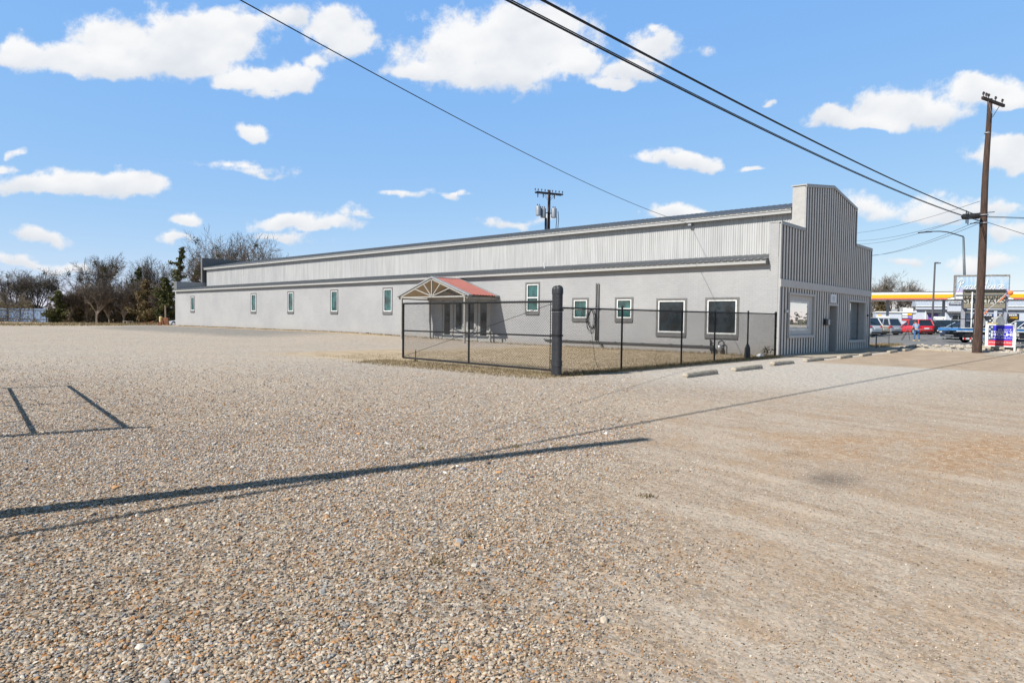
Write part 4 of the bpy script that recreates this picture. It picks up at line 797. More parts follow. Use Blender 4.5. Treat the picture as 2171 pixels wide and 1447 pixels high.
# store
s0, s1 = at(1853, 108, 0), at(2230, 98, 0); sv = s1 - s0; sL = sv.length; rz2 = math.atan2(sv.y, sv.x); gs = .3
S = thing('store', 'low grey convenience store with metal roof behind the fuel canopy', 'building', (s0.x, s0.y, gs), rz2)
def sx(px):
    t = (px - 1853) / (2230 - 1853); r_ = MC @ np.array([px - CX, -50., -F]); a = np.array([[r_[0], -sv.x], [r_[1], -sv.y]]); k = np.linalg.solve(a, np.array([s0.x, s0.y])); return k[1] * sL
def sD(px): return 108 - 10 * (px - 1853) / 377
def sz(py, px): return hgt(py, px, sD(px)) - gs
def sbox(nm, px0, px1, py1, py0, m, out=0., dep=.1, parent=None, ground=False):
    a, c = sx(px0), sx(px1); pm = (px0 + px1) / 2; z1 = sz(py1, pm); z0 = -.2 if ground else sz(py0, pm)
    return MB().bb(a, c, -out, dep - out, z0, z1).build(nm, m, parent or S)
sbox('wing_wall', 1853.5, 1962, 659.5, 0, 'store_wall', 0, 9, ground=True); sbox('main_wall', 1938, 2232, 655, 0, 'store_wall', .15, 10, ground=True)
sbox('eave', 1852.5, 1940, 657.6, 660, 'white_paint', .2, 9.4); sbox('fascia', 1938, 2232, 647.5, 653.5, 'store_wall', .5, 1.); sbox('gutter', 1937, 2232, 645.5, 647.5, 'white_paint', .65, .4); sbox('soffit', 1938, 2232, 653.5, 655.5, 'dark_trim', .45, .7)
a, c = sx(1938), sx(2232); z0, z1 = sz(646, 2000), sz(624, 2000); b = MB(); n = 46
for i in range(n):
    x = a + (c - a) * i / n; dx = (c - a) / n; b.quad((x, -.5, z0), (x + dx, -.5, z0), (x + dx, 3.5, z1), (x, 3.5, z1)); b.beam((x, -.5, z0 + .03), (x, 3.5, z1 + .03), .05, .06)
b.quad((a, -.5, z0), (a, 3.5, z1), (a, 7.5, z0)); b.build('metal_roof', 'store_roof', S)
hv = sbox('rooftop_unit', 1889, 1901, 651.5, 657.5, 'galvanised', -2, 1.2); sbox('rooftop_unit', 1913, 1921.5, 649, 657.5, 'white_paint', -2, 1.2); sbox('rooftop_unit', 1922, 1935, 650, 657, 'white_paint', -2, 1.2); sbox('roof_fan', 1906, 1911, 648.5, 657, 'galvanised', -2, .6)
sbox('entrance_tower', 2003, 2041, 630, 0, 'store_wall', .9, 2.5, ground=True); sbox('door_hood', 2002, 2050, 657.5, 661, 'trim_grey', 1.6, 1.4)
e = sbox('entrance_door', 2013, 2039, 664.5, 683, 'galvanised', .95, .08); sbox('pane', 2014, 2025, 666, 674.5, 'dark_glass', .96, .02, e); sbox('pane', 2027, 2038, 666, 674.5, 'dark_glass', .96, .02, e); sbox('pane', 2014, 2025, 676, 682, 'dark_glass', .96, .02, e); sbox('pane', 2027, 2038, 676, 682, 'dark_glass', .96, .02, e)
e = sbox('poster_window', 1963, 1985, 662.5, 683, 'dark_trim', .2, .1); sbox('poster', 1964, 1973.5, 663.5, 675, 'purple', .23, .04, e); sbox('poster', 1975, 1984, 663.5, 675, 'purple', .23, .04, e); mat('lilac', (.30, .17, .52), .6); sbox('poster', 1964, 1973.5, 676, 683, 'lilac', .23, .04, e); sbox('poster', 1975, 1984, 676, 683, 'lilac', .23, .04, e)
sbox('window_hood', 1959, 1992, 657.5, 659.5, 'trim_grey', 1., .9)
mat('poster_orange', (.78, .22, .05), .6); mat('poster_pale', (.72, .74, .70), .6); e = sbox('poster_board', 1908.5, 1931, 660, 676.5, 'sign_navy', .06, .08)
sbox('poster', 1909.5, 1930, 660.8, 665.5, 'poster_pale', .1, .04, e); sbox('poster', 1909.5, 1921, 667, 671, 'white_paint', .1, .04, e); sbox('poster', 1922, 1930, 667, 671, 'lilac', .1, .04, e); sbox('poster', 1909.5, 1930, 673.8, 676.3, 'red', .1, .04, e); sbox('poster', 1920.5, 1930, 660.8, 665.5, 'yellow', .11, .02, e)
e = sbox('poster_board', 1858, 1864.5, 664, 671, 'yellow', .06, .08); sbox('downpipe', 1957.5, 1960, 647, 684, 'white_paint', .3, .2)
e = sbox('store_window', 2058, 2104, 662, 682, 'dark_glass', .2, .08); sbox('store_window', 2106, 2156, 662, 682, 'dark_glass', .2, .08); sbox('brick_pier', 2102, 2109, 655, 0, 'lilac' if 0 else 'store_wall', .4, .5, ground=True)
sg_r, sg_u = (1, 0, 0), (0, 0, 1)
def stext(s, px, py, hpx, wpx, m, out, parent, bold=.0):
    h = hpx * sD(px) / F; t = text(s, h, m, parent, (sx(px), -out, sz(py, px)), sg_r, sg_u, bold=bold, depth=.02); wd = t.dimensions.x; want = abs(sx(px + wpx / 2) - sx(px - wpx / 2))
    bb_ = [v.co.x for v in t.data.vertices]; wd = max(bb_) - min(bb_); cx_ = sx(px); k = want / wd
    for v in t.data.vertices: v.co.x = cx_ + (v.co.x - cx_) * k
    return t
nb = sbox('name_sign', 2005, 2035, 640, 643.5, 'sign_navy', 1.05, .1); stext('FLASH MART', 2020, 637, 6, 30, 'white_paint', 1.08, nb, .01); stext('CONVENIENCE', 2020, 641.8, 3.6, 27, 'white_paint', 1.08, nb, .006)
e = sbox('window_banner', 2058, 2104, 663, 667.5, 'sign_navy', .26, .03); stext('CIGARS', 2081, 665.3, 4.8, 34, 'white_paint', .30, e, .01)
e = sbox('window_banner', 2109, 2154, 662, 674.5, 'black_plastic', .26, .03); stext('ATM  BEER', 2132, 665.3, 5, 40, 'white_paint', .30, e, .01); stext('COFFEE', 2145, 671, 4.2, 16, 'yellow', .30, e, .01)
# marquee sign
mk0, mk1 = at(2021, 57, 0), at(2138, 55.6, 0); mv = mk1 - mk0; mL = mv.length; rzm = math.atan2(mv.y, mv.x)
Q = thing('marquee_sign', 'roadside marquee with white Road House script over a grubby letter board', 'sign', (mk0.x, mk0.y, 0), rzm); Dm = 56.3
mz = lambda py, px=2080: hgt(py, px, Dm); mxp = lambda px: mL * (px - 2021) / 117.
for px in (2043, 2133): MB().bb(mxp(px) - .13, mxp(px) + .13, -.02 + .13, .24 + .13, -.3, mz(651 if px < 2100 else 600)).build('post', 'column_grey', Q)
m = bpy.data.materials.new('sign_face_sky'); m.use_nodes = True; g = G(m.node_tree); P = g.n('TexCoord', out=3); z_ = g.n('SeparateXYZ', out=2, Vector=P)
c = g.mix(g.ss(g.noise(g.v('MULTIPLY', P, (2.2, 1, .35)), 1.6, 3), .42, .62), (.47, .53, .58), (.30, .44, .57)); c = g.mix(g.ss(g.noise(P, .7, 2), .52, .66), c, (.45, .48, .46)); c = g.mix(g.ss(z_, mz(604), mz(616)), c, (.42, .35, .52))
g.n('OutputMaterial', Surface=g.n('BsdfPrincipled', Base__Color=c, Roughness=.4)); MT['sign_face_sky'] = m
mat('sign_frame', (.22, .20, .18), .7, var=.5, vs=12)
b = MB(); x1 = mxp(2138)
for a, c, lo, hi in ((0, x1, mz(583), mz(580)), (0, .12, mz(628), mz(583)), (x1 - .07, x1, mz(628), mz(583))): b.bb(a, c, -.03, .35, lo, hi)
b.build('frame', 'sign_frame', Q); MB().bb(.12, x1 - .07, 0, .3, mz(628), mz(583)).build('upper_face', 'sign_face_sky', Q)
script = {'R': [(.05, .95), (.28, .1)], }
def stroke(pts, n=10):
    P = [Vector((p[0], p[1], 0)) for p in pts]; P = [P[0] * 2 - P[1]] + P + [P[-1] * 2 - P[-2]]; out = []
    for i in range(1, len(P) - 2):
        for k in range(n):
            t = k / n; a, b_, c_, d_ = P[i - 1:i + 3]; out.append(.5 * (2 * b_ + (c_ - a) * t + (2 * a - 5 * b_ + 4 * c_ - d_) * t * t + (3 * b_ - a - 3 * c_ + d_) * t ** 3))
    return out + [P[-2]]
ov = lambda x, w_=.5, h=.5: [(x + w_, h * .82), (x + w_ * .55, h), (x + .06, h * .62), (x, h * .25), (x + w_ * .4, 0), (x + w_ * .88, h * .3), (x + w_, h * .82)]
WORD = [[(.62, 1.22), (.42, .6), (.12, -.25)], [(.1, .95), (.45, 1.28), (1.0, 1.2), (.95, .85), (.45, .62), (.75, .3), (1.1, -.02)], ov(1.25), [(1.72, .4), (1.9, .42)], ov(1.98), [(2.46, .45), (2.42, .1), (2.6, .02)], ov(2.75), [(3.5, 1.2), (3.27, .45), (3.24, .08), (3.42, .05)],
        [(4.35, 1.25), (4.15, .6), (4.0, -.1)], [(5.0, 1.25), (4.75, .6), (4.62, -.02)], [(4.1, .6), (4.5, .68), (4.9, .72)], ov(5.1), [(5.8, .5), (5.68, .12), (5.9, 0), (6.2, .5), (6.14, .1), (6.32, .03)], [(6.98, .5), (6.7, .5), (6.65, .32), (6.92, .2), (6.8, 0), (6.5, .04)], [(7.1, .25), (7.5, .35), (7.42, .52), (7.15, .35), (7.2, .05), (7.7, .08)]]
b = MB(); sc_ = (x1 - .45) / 8.0; zb_ = mz(610.5)
for st in WORD: b.tube([(.22 + p.x * sc_, -.02, zb_ + p.y * sc_ * 1.45) for p in stroke(st)], .032, 5)
b.build('script_lettering', 'white_paint', Q)
xa, xb = mxp(2041), mxp(2129); MB().bb(xa, xb, -.09, .3, mz(650), mz(612.5)).build('letter_board', 'board_tan', Q); b = MB()
b.bb(xa - .03, xb + .03, -.30, .3, mz(612.5), mz(610.8)); b.bb(xa - .03, xb + .03, -.12, .3, mz(651.5), mz(650)); b.bb(xa - .06, xa, -.12, .3, mz(650), mz(612)); b.build('board_frame', 'dark_trim', Q)
MB().bb(mxp(2022), xb + .1, -.16, -.12, mz(622.4), mz(621.4)).build('board_rail', 'galvanised', Q)
mat('sunlit_grey', (.42, .40, .33), .7); b = MB(); b.bb(xa + .02, xb - .02, -.095, -.09, mz(641), mz(633)); b.build('lit_strip', 'sunlit_grey', Q)  # paler strip paints sunlight on the lower part of the letter row
t1 = text('LOCAL LUNCH', .42, 'black_plastic', Q, ((xa + xb) / 2 + .1, -.10, mz(629)), (1, 0, 0), (0, 0, 1), wide=1.05, bold=.004, depth=.008); t2 = text('SPECIALS', .66, 'black_plastic', Q, ((xa + xb) / 2, -.102, mz(635.5)), (1, 0, 0), (0, 0, 1), wide=1.12, bold=.004, depth=.008)
b = MB(); b.bb(mxp(2024), mxp(2040.5), -.05, .25, mz(631), mz(617.5)); e = b.build('side_panel', 'white_paint', Q); e = MB().bb(mxp(2025), mxp(2039), -.06, -.05, mz(624.5), mz(622.8)).build('panel_line', 'dark_trim', e)
MB().bb(mxp(2022), mxp(2041), -.1, .3, mz(633.5), mz(631)).build('lower_sill', 'dark_trim', Q)
# bare pipe, rope and orange flags
q = at(2059, 56.2, 0); b = MB(); b.bar((0, 0, 0), (.12, 0, hgt(616, 2059, 56)), .06, 6); o = b.build('pipe_prop', 'white_paint'); o.location = q; tag(o, 'thin white pipe standing in front of the letter board', 'pipe')
p0, p1_ = at(2132, 55.3, hgt(618, 2132, 55)), at(2081, 53.9, hgt(662, 2081, 54)); o = MB().tube([p0, p0.lerp(p1_, .5) - Vector((0, 0, .1)), p1_], .018, 5).build('rope', 'white_paint'); tag(o, 'slack pale rope slanting from the marquee to the flatbed', 'rope')
b = MB()
for f0_, f1_ in ((.02, .35), (.72, .98)): b.tube([p0.lerp(p1_, f0_) - Vector((0, 0, .06)), p0.lerp(p1_, (f0_ + f1_) / 2) - Vector((0, 0, .2)), p0.lerp(p1_, f1_) - Vector((0, 0, .16))], [.02, .055, .03], 5)
o = b.build('orange_streamer', 'orange'); tag(o, 'orange streamers tied along the slanting rope', 'streamer')
q = at(2140, 55.3, hgt(618, 2140, 55.3)); b = MB(); b.lathe([(.05, -.10), (.15, -.06), (.2, 0), (.15, .06), (.05, .10)], (0, 0, 0), 12, 'Y'); o = b.build('hose_reel', 'orange', smooth=40); o.location = q; o.rotation_euler = (0, 0, rzm); tag(o, 'round orange reel hung at the right edge of the marquee', 'reel')
# election board
e0, e1 = at(2093, 36.75), at(2152, 35.75); ev = e1 - e0; eL = ev.length; rze = math.atan2(ev.y, ev.x)
E_ = thing('election_sign', 'blue and red election board with white frame in front of the flatbed', 'sign', (e0.x, e0.y, 0), rze); De = 36.25
ez = lambda py: hgt(py, 2122, De); zl, zh = ez(732.5), ez(684.5)
MB().bb(-.06, .02, -.05, .05, -.25, zh + .16).build('post', 'white_paint', E_); MB().bb(eL - .02, eL + .06, -.05, .05, -.25, zh + .12).build('post', 'white_paint', E_)
b = MB()
for p in ((.02, eL - .02, zl, zl + .07), (.02, eL - .02, zh - .06, zh), (.02, .08, zl + .07, zh - .06), (eL - .08, eL - .02, zl + .07, zh - .06)): b.bb(p[0], p[1], -.03, .03, p[2], p[3])
b.build('frame', 'white_paint', E_)
zr_ = zl + .07 + (zh - zl) * .235; MB().bb(.08, eL - .08, -.02, .02, zr_, zh - .06).build('blue_panel', 'sign_blue', E_); MB().bb(.08, eL - .08, -.02, .02, zl + .07, zr_).build('red_panel', 'sign_red', E_)
fp = MB().bb(.08, .30, -.025, -.02, zr_, zh - .06).build('flag_strip', 'sign_navy', E_); b = MB()
for i in range(5):
    for j in range(2):
        cx_, cz_ = .14 + .10 * j, zr_ + .12 + i * .24 + .12 * j; pt = [(cx_ + (.062 if k % 2 == 0 else .026) * math.sin(k * math.pi / 5), -.029, cz_ + (.062 if k % 2 == 0 else .026) * math.cos(k * math.pi / 5)) for k in range(10)]; b.prism(pt, (0, .003, 0))
b.build('star', 'white_paint', fp)
tx = .36 + (eL - .44) / 2
def et(s, z, h, wd, sh=0., bold=.004):
    t = text(s, h, 'white_paint', E_, (0, -.026, z), (1, 0, 0), (0, 0, 1), shear=sh, bold=bold, depth=.004); xs = [v.co.x for v in t.data.vertices]; k = wd / (max(xs) - min(xs)); c_ = (max(xs) + min(xs)) / 2; wd = wd * (eL - .44) / 1.36 * .92
    for v in t.data.vertices: v.co.x = tx + .07 + (v.co.x - c_) * k
hz_ = zh - zl
et('ELECT', zl + hz_ * .755, .105, .62, bold=.001); et('STEPHEN "RED"', zl + hz_ * .655, .125, 1.26, bold=.003); et('HOLMES', zl + hz_ * .54, .20, 1.27, bold=.006); et('REPUBLICAN', zl + hz_ * .40, .10, 1.28, bold=.001)
tx -= .14; et('for JUSTICE OF THE PEACE PCT 4', zl + hz_ * .19, .09, 1.72, .25, .001)
# pipe rail by the corner
r0, r1 = Vector((43.3, 10.74, 0)), Vector((50.9, 11.85, 0)); b = MB(); o = thing('pipe_railing', 'low dark pipe rail standing just past the warehouse corner', 'railing', r0); d_ = r1 - r0
for k in (0, 1.): MB().bar(d_ * k + Vector((0, 0, -.2)), d_ * k + Vector((0, 0, .72)), .035, 8).build('post', 'dark_trim', o)
MB().bar(d_ * -.3 + Vector((0, 0, .72)), d_ * 1.02 + Vector((0, 0, .74)), .035, 8).build('rail', 'dark_trim', o)
# ---------------------------------------------------------------- vehicles
def wheel(par, x, y, r, wd, hub='rim'):
    t = MB().lathe([(r * .62, -wd / 2), (r * .93, -wd / 2), (r, -wd * .3), (r, wd * .3), (r * .93, wd / 2), (r * .62, wd / 2)], (x, y, r), 22, 'Y').build('wheel', 'tyre', par, smooth=40)
    s = 1 if y > 0 else -1; b = MB(); yy = y + s * wd * .5
    b.lathe([(r * .62, -.01), (r * .60, .012), (r * .2, .004), (r * .16, .02)], (x, yy, r), 18, 'Y')
    for k in range(5): a = k * 1.2566; b.box((x + math.cos(a) * r * .38, yy + s * .012, r + math.sin(a) * r * .38), (r * .4, .03, r * .1), rot=Matrix.Rotation(-a, 3, 'Y'))
    b.build('rim', hub, t)
def car(name, label, paint, px, D, hd, kind_='suv', L=4.6, Wd=1.85, H=1.72, rail=False, cat='car'):
    p = at(px, D); t = thing(name, label, cat, p, hd, 'cars parked at the petrol station')
    gc = .2; bh = .60 * H if kind_ != 'sedan' else .63 * H; hl = L / 2; w_ = Wd / 2
    if kind_ == 'suv': top_ = [(-hl, .72 * bh, .80), (-hl + .1, bh * .99, .93), (-hl + .5, bh * 1.02, .99), (-.2, bh, 1), (hl - 1.3, bh * .98, .99), (hl - 1.0, bh * .95, .97), (hl - .3, bh * .86, .92), (hl - .05, bh * .70, .80), (hl, bh * .55, .7)]
    else: top_ = [(-hl, .70 * bh, .78), (-hl + .12, bh * .97, .92), (-hl + .9, bh * 1.0, .97), (-.2, bh * .98, 1), (hl - 1.5, bh * .95, .99), (hl - 1.1, bh * .9, .97), (hl - .3, bh * .8, .9), (hl - .05, bh * .66, .8), (hl, bh * .5, .7)]
    secs = []
    for x, zt, k in top_:
        wv = w_ * k; zl_ = gc + (.12 if abs(abs(x) - hl) < .02 else 0)
        secs.append([(x, s * y, z) for s, q in ((1, ((wv * .82, zl_), (wv * .96, zl_ + .1), (wv, zt * .62), (wv * .97, zt * .85), (wv * .88, zt - .015), (wv * .5, zt))), (-1, ((wv * .5, zt), (wv * .88, zt - .015), (wv * .97, zt * .85), (wv, zt * .62), (wv * .96, zl_ + .1), (wv * .82, zl_)))) for y, z in q])
    MB().loft(secs).build('body', paint, t, smooth=35)
    if kind_ == 'suv': gl = [(-hl + .08, bh * 1.0, bh * 1.0), (-hl + .42, bh, H - .05), (-.2, bh, H - .03), (hl - 2.1, bh, H - .09), (hl - 1.15, bh * .97, bh * .98)]
    elif kind_ == 'hatch': gl = [(-hl + .08, bh, bh), (-hl + .6, bh, H - .06), (-.1, bh, H - .03), (hl - 2.0, bh, H - .1), (hl - 1.1, bh * .95, bh * .96)]
    else: gl = [(-hl + .75, bh, bh), (-hl + 1.5, bh, H - .06), (-.1, bh, H - .03), (hl - 2.05, bh, H - .09), (hl - 1.2, bh * .94, bh * .95)]
    secs = []
    for x, zb_, zt in gl:
        wt = w_ * (.90 - .20 * (zt - bh) / max(.01, H - bh)); secs.append([(x, w_ * .90, zb_ - .03), (x, wt, zt), (x, wt * .5, zt + .015), (x, -wt * .5, zt + .015), (x, -wt, zt), (x, -w_ * .90, zb_ - .03)])
    MB().loft(secs).build('glasshouse', 'car_glass', t, smooth=30)
    b = MB(); (x0, _, z0), (x1, _, z1), (x2, _, z2), (x3, _, z3), (x4, _, z4) = gl; wr = w_ * .715
    b.loft([[(x, wr, z - .03), (x, wr * .97, z + .015), (x, wr * .5, z + .035), (x, -wr * .5, z + .035), (x, -wr * .97, z + .015), (x, -wr, z - .03)] for x, z in ((x1 - .06, z1), (x2, z2), (x3 + .05, z3))]); b.build('roof', paint, t, smooth=35)
    b = MB()
    for s in (-1, 1):
        b.tube([(x0 + .03, s * w_ * .89, bh), (x1, s * wr, z1)], .07 if kind_ == 'suv' else .05, 5); b.tube([(x4, s * w_ * .89, z4), (x3, s * wr, z3)], .04, 5)
        for xm in ((x1 + .55 if kind_ == 'suv' else x1 + .2), (x2 + .15)): b.tube([(xm, s * w_ * .905, bh - .02), (xm, s * wr * 1.01, z2 - .01)], .045, 5)
    b.build('pillar', paint, t)
    if rail:
        b = MB()
        for s in (-1, 1): b.tube([(x1, s * wr * .92, z1 + .05), (x2, s * wr * .92, z2 + .08), (x3, s * wr * .92, z3 + .05)], .025, 5)
        b.build('roof_rail', 'galvanised', t)
    rw = .35 if kind_ == 'suv' else .32
    b = MB()
    for x in (-hl + .85, hl - .9):
        for s in (-1, 1): b.lathe([(rw * 1.2, -.012), (rw * 1.2, .012)], (x, s * w_ * .985, rw * 1.02), 20, 'Y')
    b.build('wheel_arch', 'black_plastic', t)
    for x in (-hl + .85, hl - .9):
        for s in (-1, 1): wheel(t, x, s * (w_ - .09), rw, .22)
    for s in (-1, 1):
        MB().box((-hl + .10, s * w_ * .80, bh * .84), (.22, .30, .15 if kind_ != 'hatch' else .26), rz=-s * .35).build('taillight', 'red_lens', t, bevel=.02)
        MB().box((hl - .16, s * w_ * .72, bh * .66), (.24, .34, .14), rz=s * .5).build('headlight', 'clear_lens', t, bevel=.02)
        MB().box((hl - 1.45, s * (w_ + .08), bh + .05), (.12, .18, .13)).build('mirror', paint, t, bevel=.02)
    b = MB(); b.bb(-hl - .03, -hl + .25, -w_ * .72, w_ * .72, gc + .05, gc + .2); b.bb(hl - .2, hl + .01, -w_ * .6, w_ * .6, gc + .02, gc + .22); b.build('bumper_trim', 'black_plastic', t)
    MB().bb(-hl - .02, -hl + .04, -.26, .26, bh * .62, bh * .62 + .13).build('plate', 'white_paint', t)
    return t
def paint(n, c, metal=.3): return mat(n, c, .3, metal, var=.04, vs=2., spec=.5, coat=.6)
paint('car_white', (.6, .62, .64), 0.); paint('car_gold', (.48, .36, .20)); paint('car_silver', (.40, .40, .42)); paint('car_red', (.55, .012, .015), 0.); paint('car_black', (.012, .012, .014)); paint('car_blue', (.20, .30, .40)); paint('car_darkblue', (.03, .045, .08)); paint('truck_blue', (.03, .17, .42), 0.)
car('parked_car', 'white parked suv with dark rear glass nearest the warehouse corner', 'car_white', 1812, 65, R(68), 'suv', 4.7, 1.9, 1.78)
car('parked_car', 'gold parked sedan squeezed between the white suv and the silver wagon', 'car_gold', 1833, 68, R(66), 'sedan', 4.7, 1.8, 1.45)
car('parked_car', 'silver parked wagon with roof rails and red tail lamps', 'car_silver', 1861, 70, R(62), 'suv', 4.6, 1.82, 1.72, True)
car('parked_car', 'bright red parked hatchback behind the man in blue', 'car_red', 1940, 75, R(42), 'suv', 4.4, 1.85, 1.70)
car('parked_car', 'black parked sedan facing right beside the red hatchback', 'car_black', 1984, 77, R(-62), 'sedan', 4.6, 1.85, 1.5)
car('parked_car', 'dark suv parked in front of the store doors', 'car_darkblue', 2012, 83, R(-60), 'suv', 4.6, 1.85, 1.72)
car('parked_car', 'pale blue parked car partly hidden by the flatbed', 'car_blue', 2046, 71, R(-100), 'sedan', 4.5, 1.8, 1.42)
car('pickup_truck', 'dark blue vehicle standing behind the left half of the flatbed', 'car_darkblue', 2052, 61, R(150), 'suv', 4.9, 1.9, 1.75, cat='vehicle')
car('pickup_truck', 'white roofed vehicle behind the election board at the frame edge', 'car_white', 2178, 60, R(130), 'suv', 5.2, 1.95, 1.9, cat='vehicle')
# flatbed
q = at(2008, 53.5); FT = thing('flatbed_truck', 'blue and white flatbed tow truck standing broadside behind the pole', 'truck', q, math.atan2(RT[1], RT[0]))
b = MB(); b.bb(.05, 7.2, -1.2, 1.2, .98, 1.20); b.build('deck', 'truck_blue', FT)
b = MB()
for s in (-1, 1): b.bb(0, 7.2, s * 1.2 - .03, s * 1.2 + .03, .90, .985); b.bb(.35, 7.2, s * 1.2 - .035, s * 1.2 + .035, 1.17, 1.225)
b.build('deck_rail', 'white_paint', FT)
b = MB(); b.bb(.6, 9.6, -.5, -.35, .62, .84); b.bb(.6, 9.6, .35, .5, .62, .84); b.bb(.7, 1.9, -1.15, -.7, .5, .88); b.bb(4.1, 5.4, -1.15, -.7, .42, .85); b.bb(.6, .75, -1.1, 1.1, .45, .85)
for x in np.arange(1, 7, .55): b.bb(x, x + .07, -1.15, 1.15, .85, .97)
b.build('chassis', 'black_plastic', FT); b = MB(); b.tube([(1.3, -1.18, .9), (1.3, -1.18, .55), (1.5, -1.18, .42), (3.1, -1.18, .42), (3.2, -1.18, .55)], .035, 6); b.build('side_guard', 'chrome', FT)
lb = MB().bb(.55, 1.6, -1.19, -1.12, .29, .44).build('tail_strip', 'white_paint', FT); b = MB(); b.bb(.55, .72, -1.196, -1.19, .29, .44); b.bb(1.02, 1.2, -1.196, -1.19, .29, .44); b.build('red_mark', 'red_lens', lb)
b = MB(); b.bb(-.55, .7, -.12, .12, .42, .52); b.beam((-.5, -.55, .36), (.3, -.15, .42), .12, .08); b.beam((-.5, .55, .36), (.3, .15, .42), .12, .08); b.bar((.2, -.5, .6), (.2, .5, .6), .05); b.build('wheel_lift', 'galvanised', FT)
for x in (2.15, 3.35):
    for s in (-1, 1): wheel(FT, x, s * .98, .42, .3)
b = MB(); b.bb(1.65, 1.85, -1.0, -.6, .02, .22); b.bb(1.62, 1.7, -1.0, -.6, .0, .3); b.build('wheel_chock', 'tan_paint', FT)
MB().loft([[(x, y, z) for y, z in ((-1.15, .7), (1.15, .7), (1.15, zt), (-1.15, zt))] for x, zt in ((7.4, 2.3), (7.5, 2.6), (8.6, 2.6), (9.1, 1.75), (10.2, 1.6), (10.3, 1.2))]).build('cab', 'truck_blue', FT, smooth=20)
MB().bb(7.75, 8.55, -1.16, 1.16, 1.75, 2.4).build('cab_window', 'car_glass', FT); [wheel(FT, 9.5, s * .98, .45, .3) for s in (-1, 1)]
b = MB(); b.bar((1.1, -1.1, 1.2), (1.1, -1.1, 1.95), .03); b.bar((1.1, 1.1, 1.2), (1.1, 1.1, 1.95), .03); b.bar((1.1, -1.1, 1.9), (1.1, 1.1, 1.9), .025); b.bar((1.1, -1.1, 1.93), (2.1, -1.1, 1.93), .025); b.bar((2.1, -1.1, 1.2), (2.1, -1.1, 1.93), .025); b.build('stake_rail', 'black_metal', FT)
cs, sn = math.cos(FT.rotation_euler.z), math.sin(FT.rotation_euler.z)
onT = lambda x, y, z: Vector((q.x + cs * x - sn * y, q.y + sn * x + cs * y, q.z + z))
for i, (x, lb) in enumerate(((2.15, 'large worn grey tyre standing on the flatbed left of the pole'), (3.72, 'large worn grey tyre on the flatbed just above the election board'))):
    t = thing('loose_tyre', lb, 'tyre', onT(x, -.6, 1.20), FT.rotation_euler.z + .15, 'big tyres carried on the flatbed'); MB().lathe([(.30, -.13), (.44, -.15), (.48, -.1), (.48, .1), (.44, .15), (.30, .13)], (0, 0, .48), 24, 'Y').build('tread', 'tyre_grey', t, smooth=40)
    b = MB(); b.lathe([(.30, -.03), (.30, .03)], (0, 0, .48), 20, 'Y'); b.build('disc', 'black_plastic', t); b = MB()
    for a in (.6, 1.57, 2.5): b.beam((0, -.05, .48), (math.cos(a) * .28, -.05, .48 + math.sin(a) * .28), .05, .07)
    b.build('spoke', 'white_paint', t)
o = MB().bb(-.28, .28, -.25, .25, 0, .44).build('wooden_crate', 'tan_paint', bevel=.01); o.location = onT(3.02, -.8, 1.2); o.rotation_euler.z = FT.rotation_euler.z; tag(o, 'tan wooden box on the flatbed between the two big tyres', 'crate')
o = MB().bb(-.5, .5, -.3, .3, 0, .34).add(*(lambda m: (m.v, m.f))(MB().bb(-.2, .15, -.2, .2, .34, .62))).build('winch_box', 'black_plastic', bevel=.02); o.location = onT(2.95, .4, 1.2); o.rotation_euler.z = FT.rotation_euler.z; tag(o, 'dark machinery box on the flatbed behind the tan crate', 'machine')
# ladder
lp = onT(5.72, -1.05, 1.2); o = thing('ladder', 'tall white ladder upright on the flatbed at the right edge', 'ladder', lp, FT.rotation_euler.z); b = MB(); Hl = 2.75
for x in (0, .62): b.bb(x - .03, x + .03, -.03, .03, 0, Hl)
b.build('rail', 'white_paint', o); b = MB()
for k in range(7): b.bar((0, 0, .2 + k * .37), (.62, 0, .2 + k * .37), .025)
b.build('rung', 'white_paint', o)
# folding stand near the man
q = at(1923, 58.6); o = thing('folding_stand', 'black slanted folding stand left of the man in blue', 'stand', q, math.atan2(RT[1], RT[0])); b = MB()
for y in (-.12, .12): b.bar((-.42 + y, y, 0), (.12 + y, y, .92), .018)
b.bar((.3, 0, 0), (.12, 0, .92), .018); b.build('leg', 'black_metal', o); b = MB(); b.bar((-.2, -.1, .4), (-.05, .14, .4), .015); b.bar((-.05, 0, .9), (2.3, 0, 1.0), .03); b.build('bar', 'galvanised', o)
# ---------------------------------------------------------------- the man
def skin(name, nodes, edges, m, par, root=0, sub=1):
    me = bpy.data.meshes.new(name); me.from_pydata([n_[0] for n_ in nodes], edges, []); ob = bpy.data.objects.new(name, me); col.objects.link(ob)
    md = ob.modifiers.new('s', 'SKIN'); md.use_smooth_shade = True
    for i, v in enumerate(me.skin_vertices[0].data): r = nodes[i][1]; v.radius = (r, r) if not isinstance(r, tuple) else r; v.use_root = i == root
    sb = ob.modifiers.new('u', 'SUBSURF'); sb.levels = sb.render_levels = sub
    bpy.context.view_layer.update(); ev = ob.evaluated_get(bpy.context.evaluated_depsgraph_get()); out = bpy.data.meshes.new_from_object(ev); bpy.data.objects.remove(ob); out.name = name
    out.materials.clear(); out.polygons.foreach_set('use_smooth', [True] * len(out.polygons)); return link(name, out, m, par)
q = at(1944.5, 57.4); H_ = thing('person', 'person in blue shirt and jeans seen from behind, leaning forward on the asphalt', 'person', q, math.atan2(FW[1], FW[0]) - R(6))
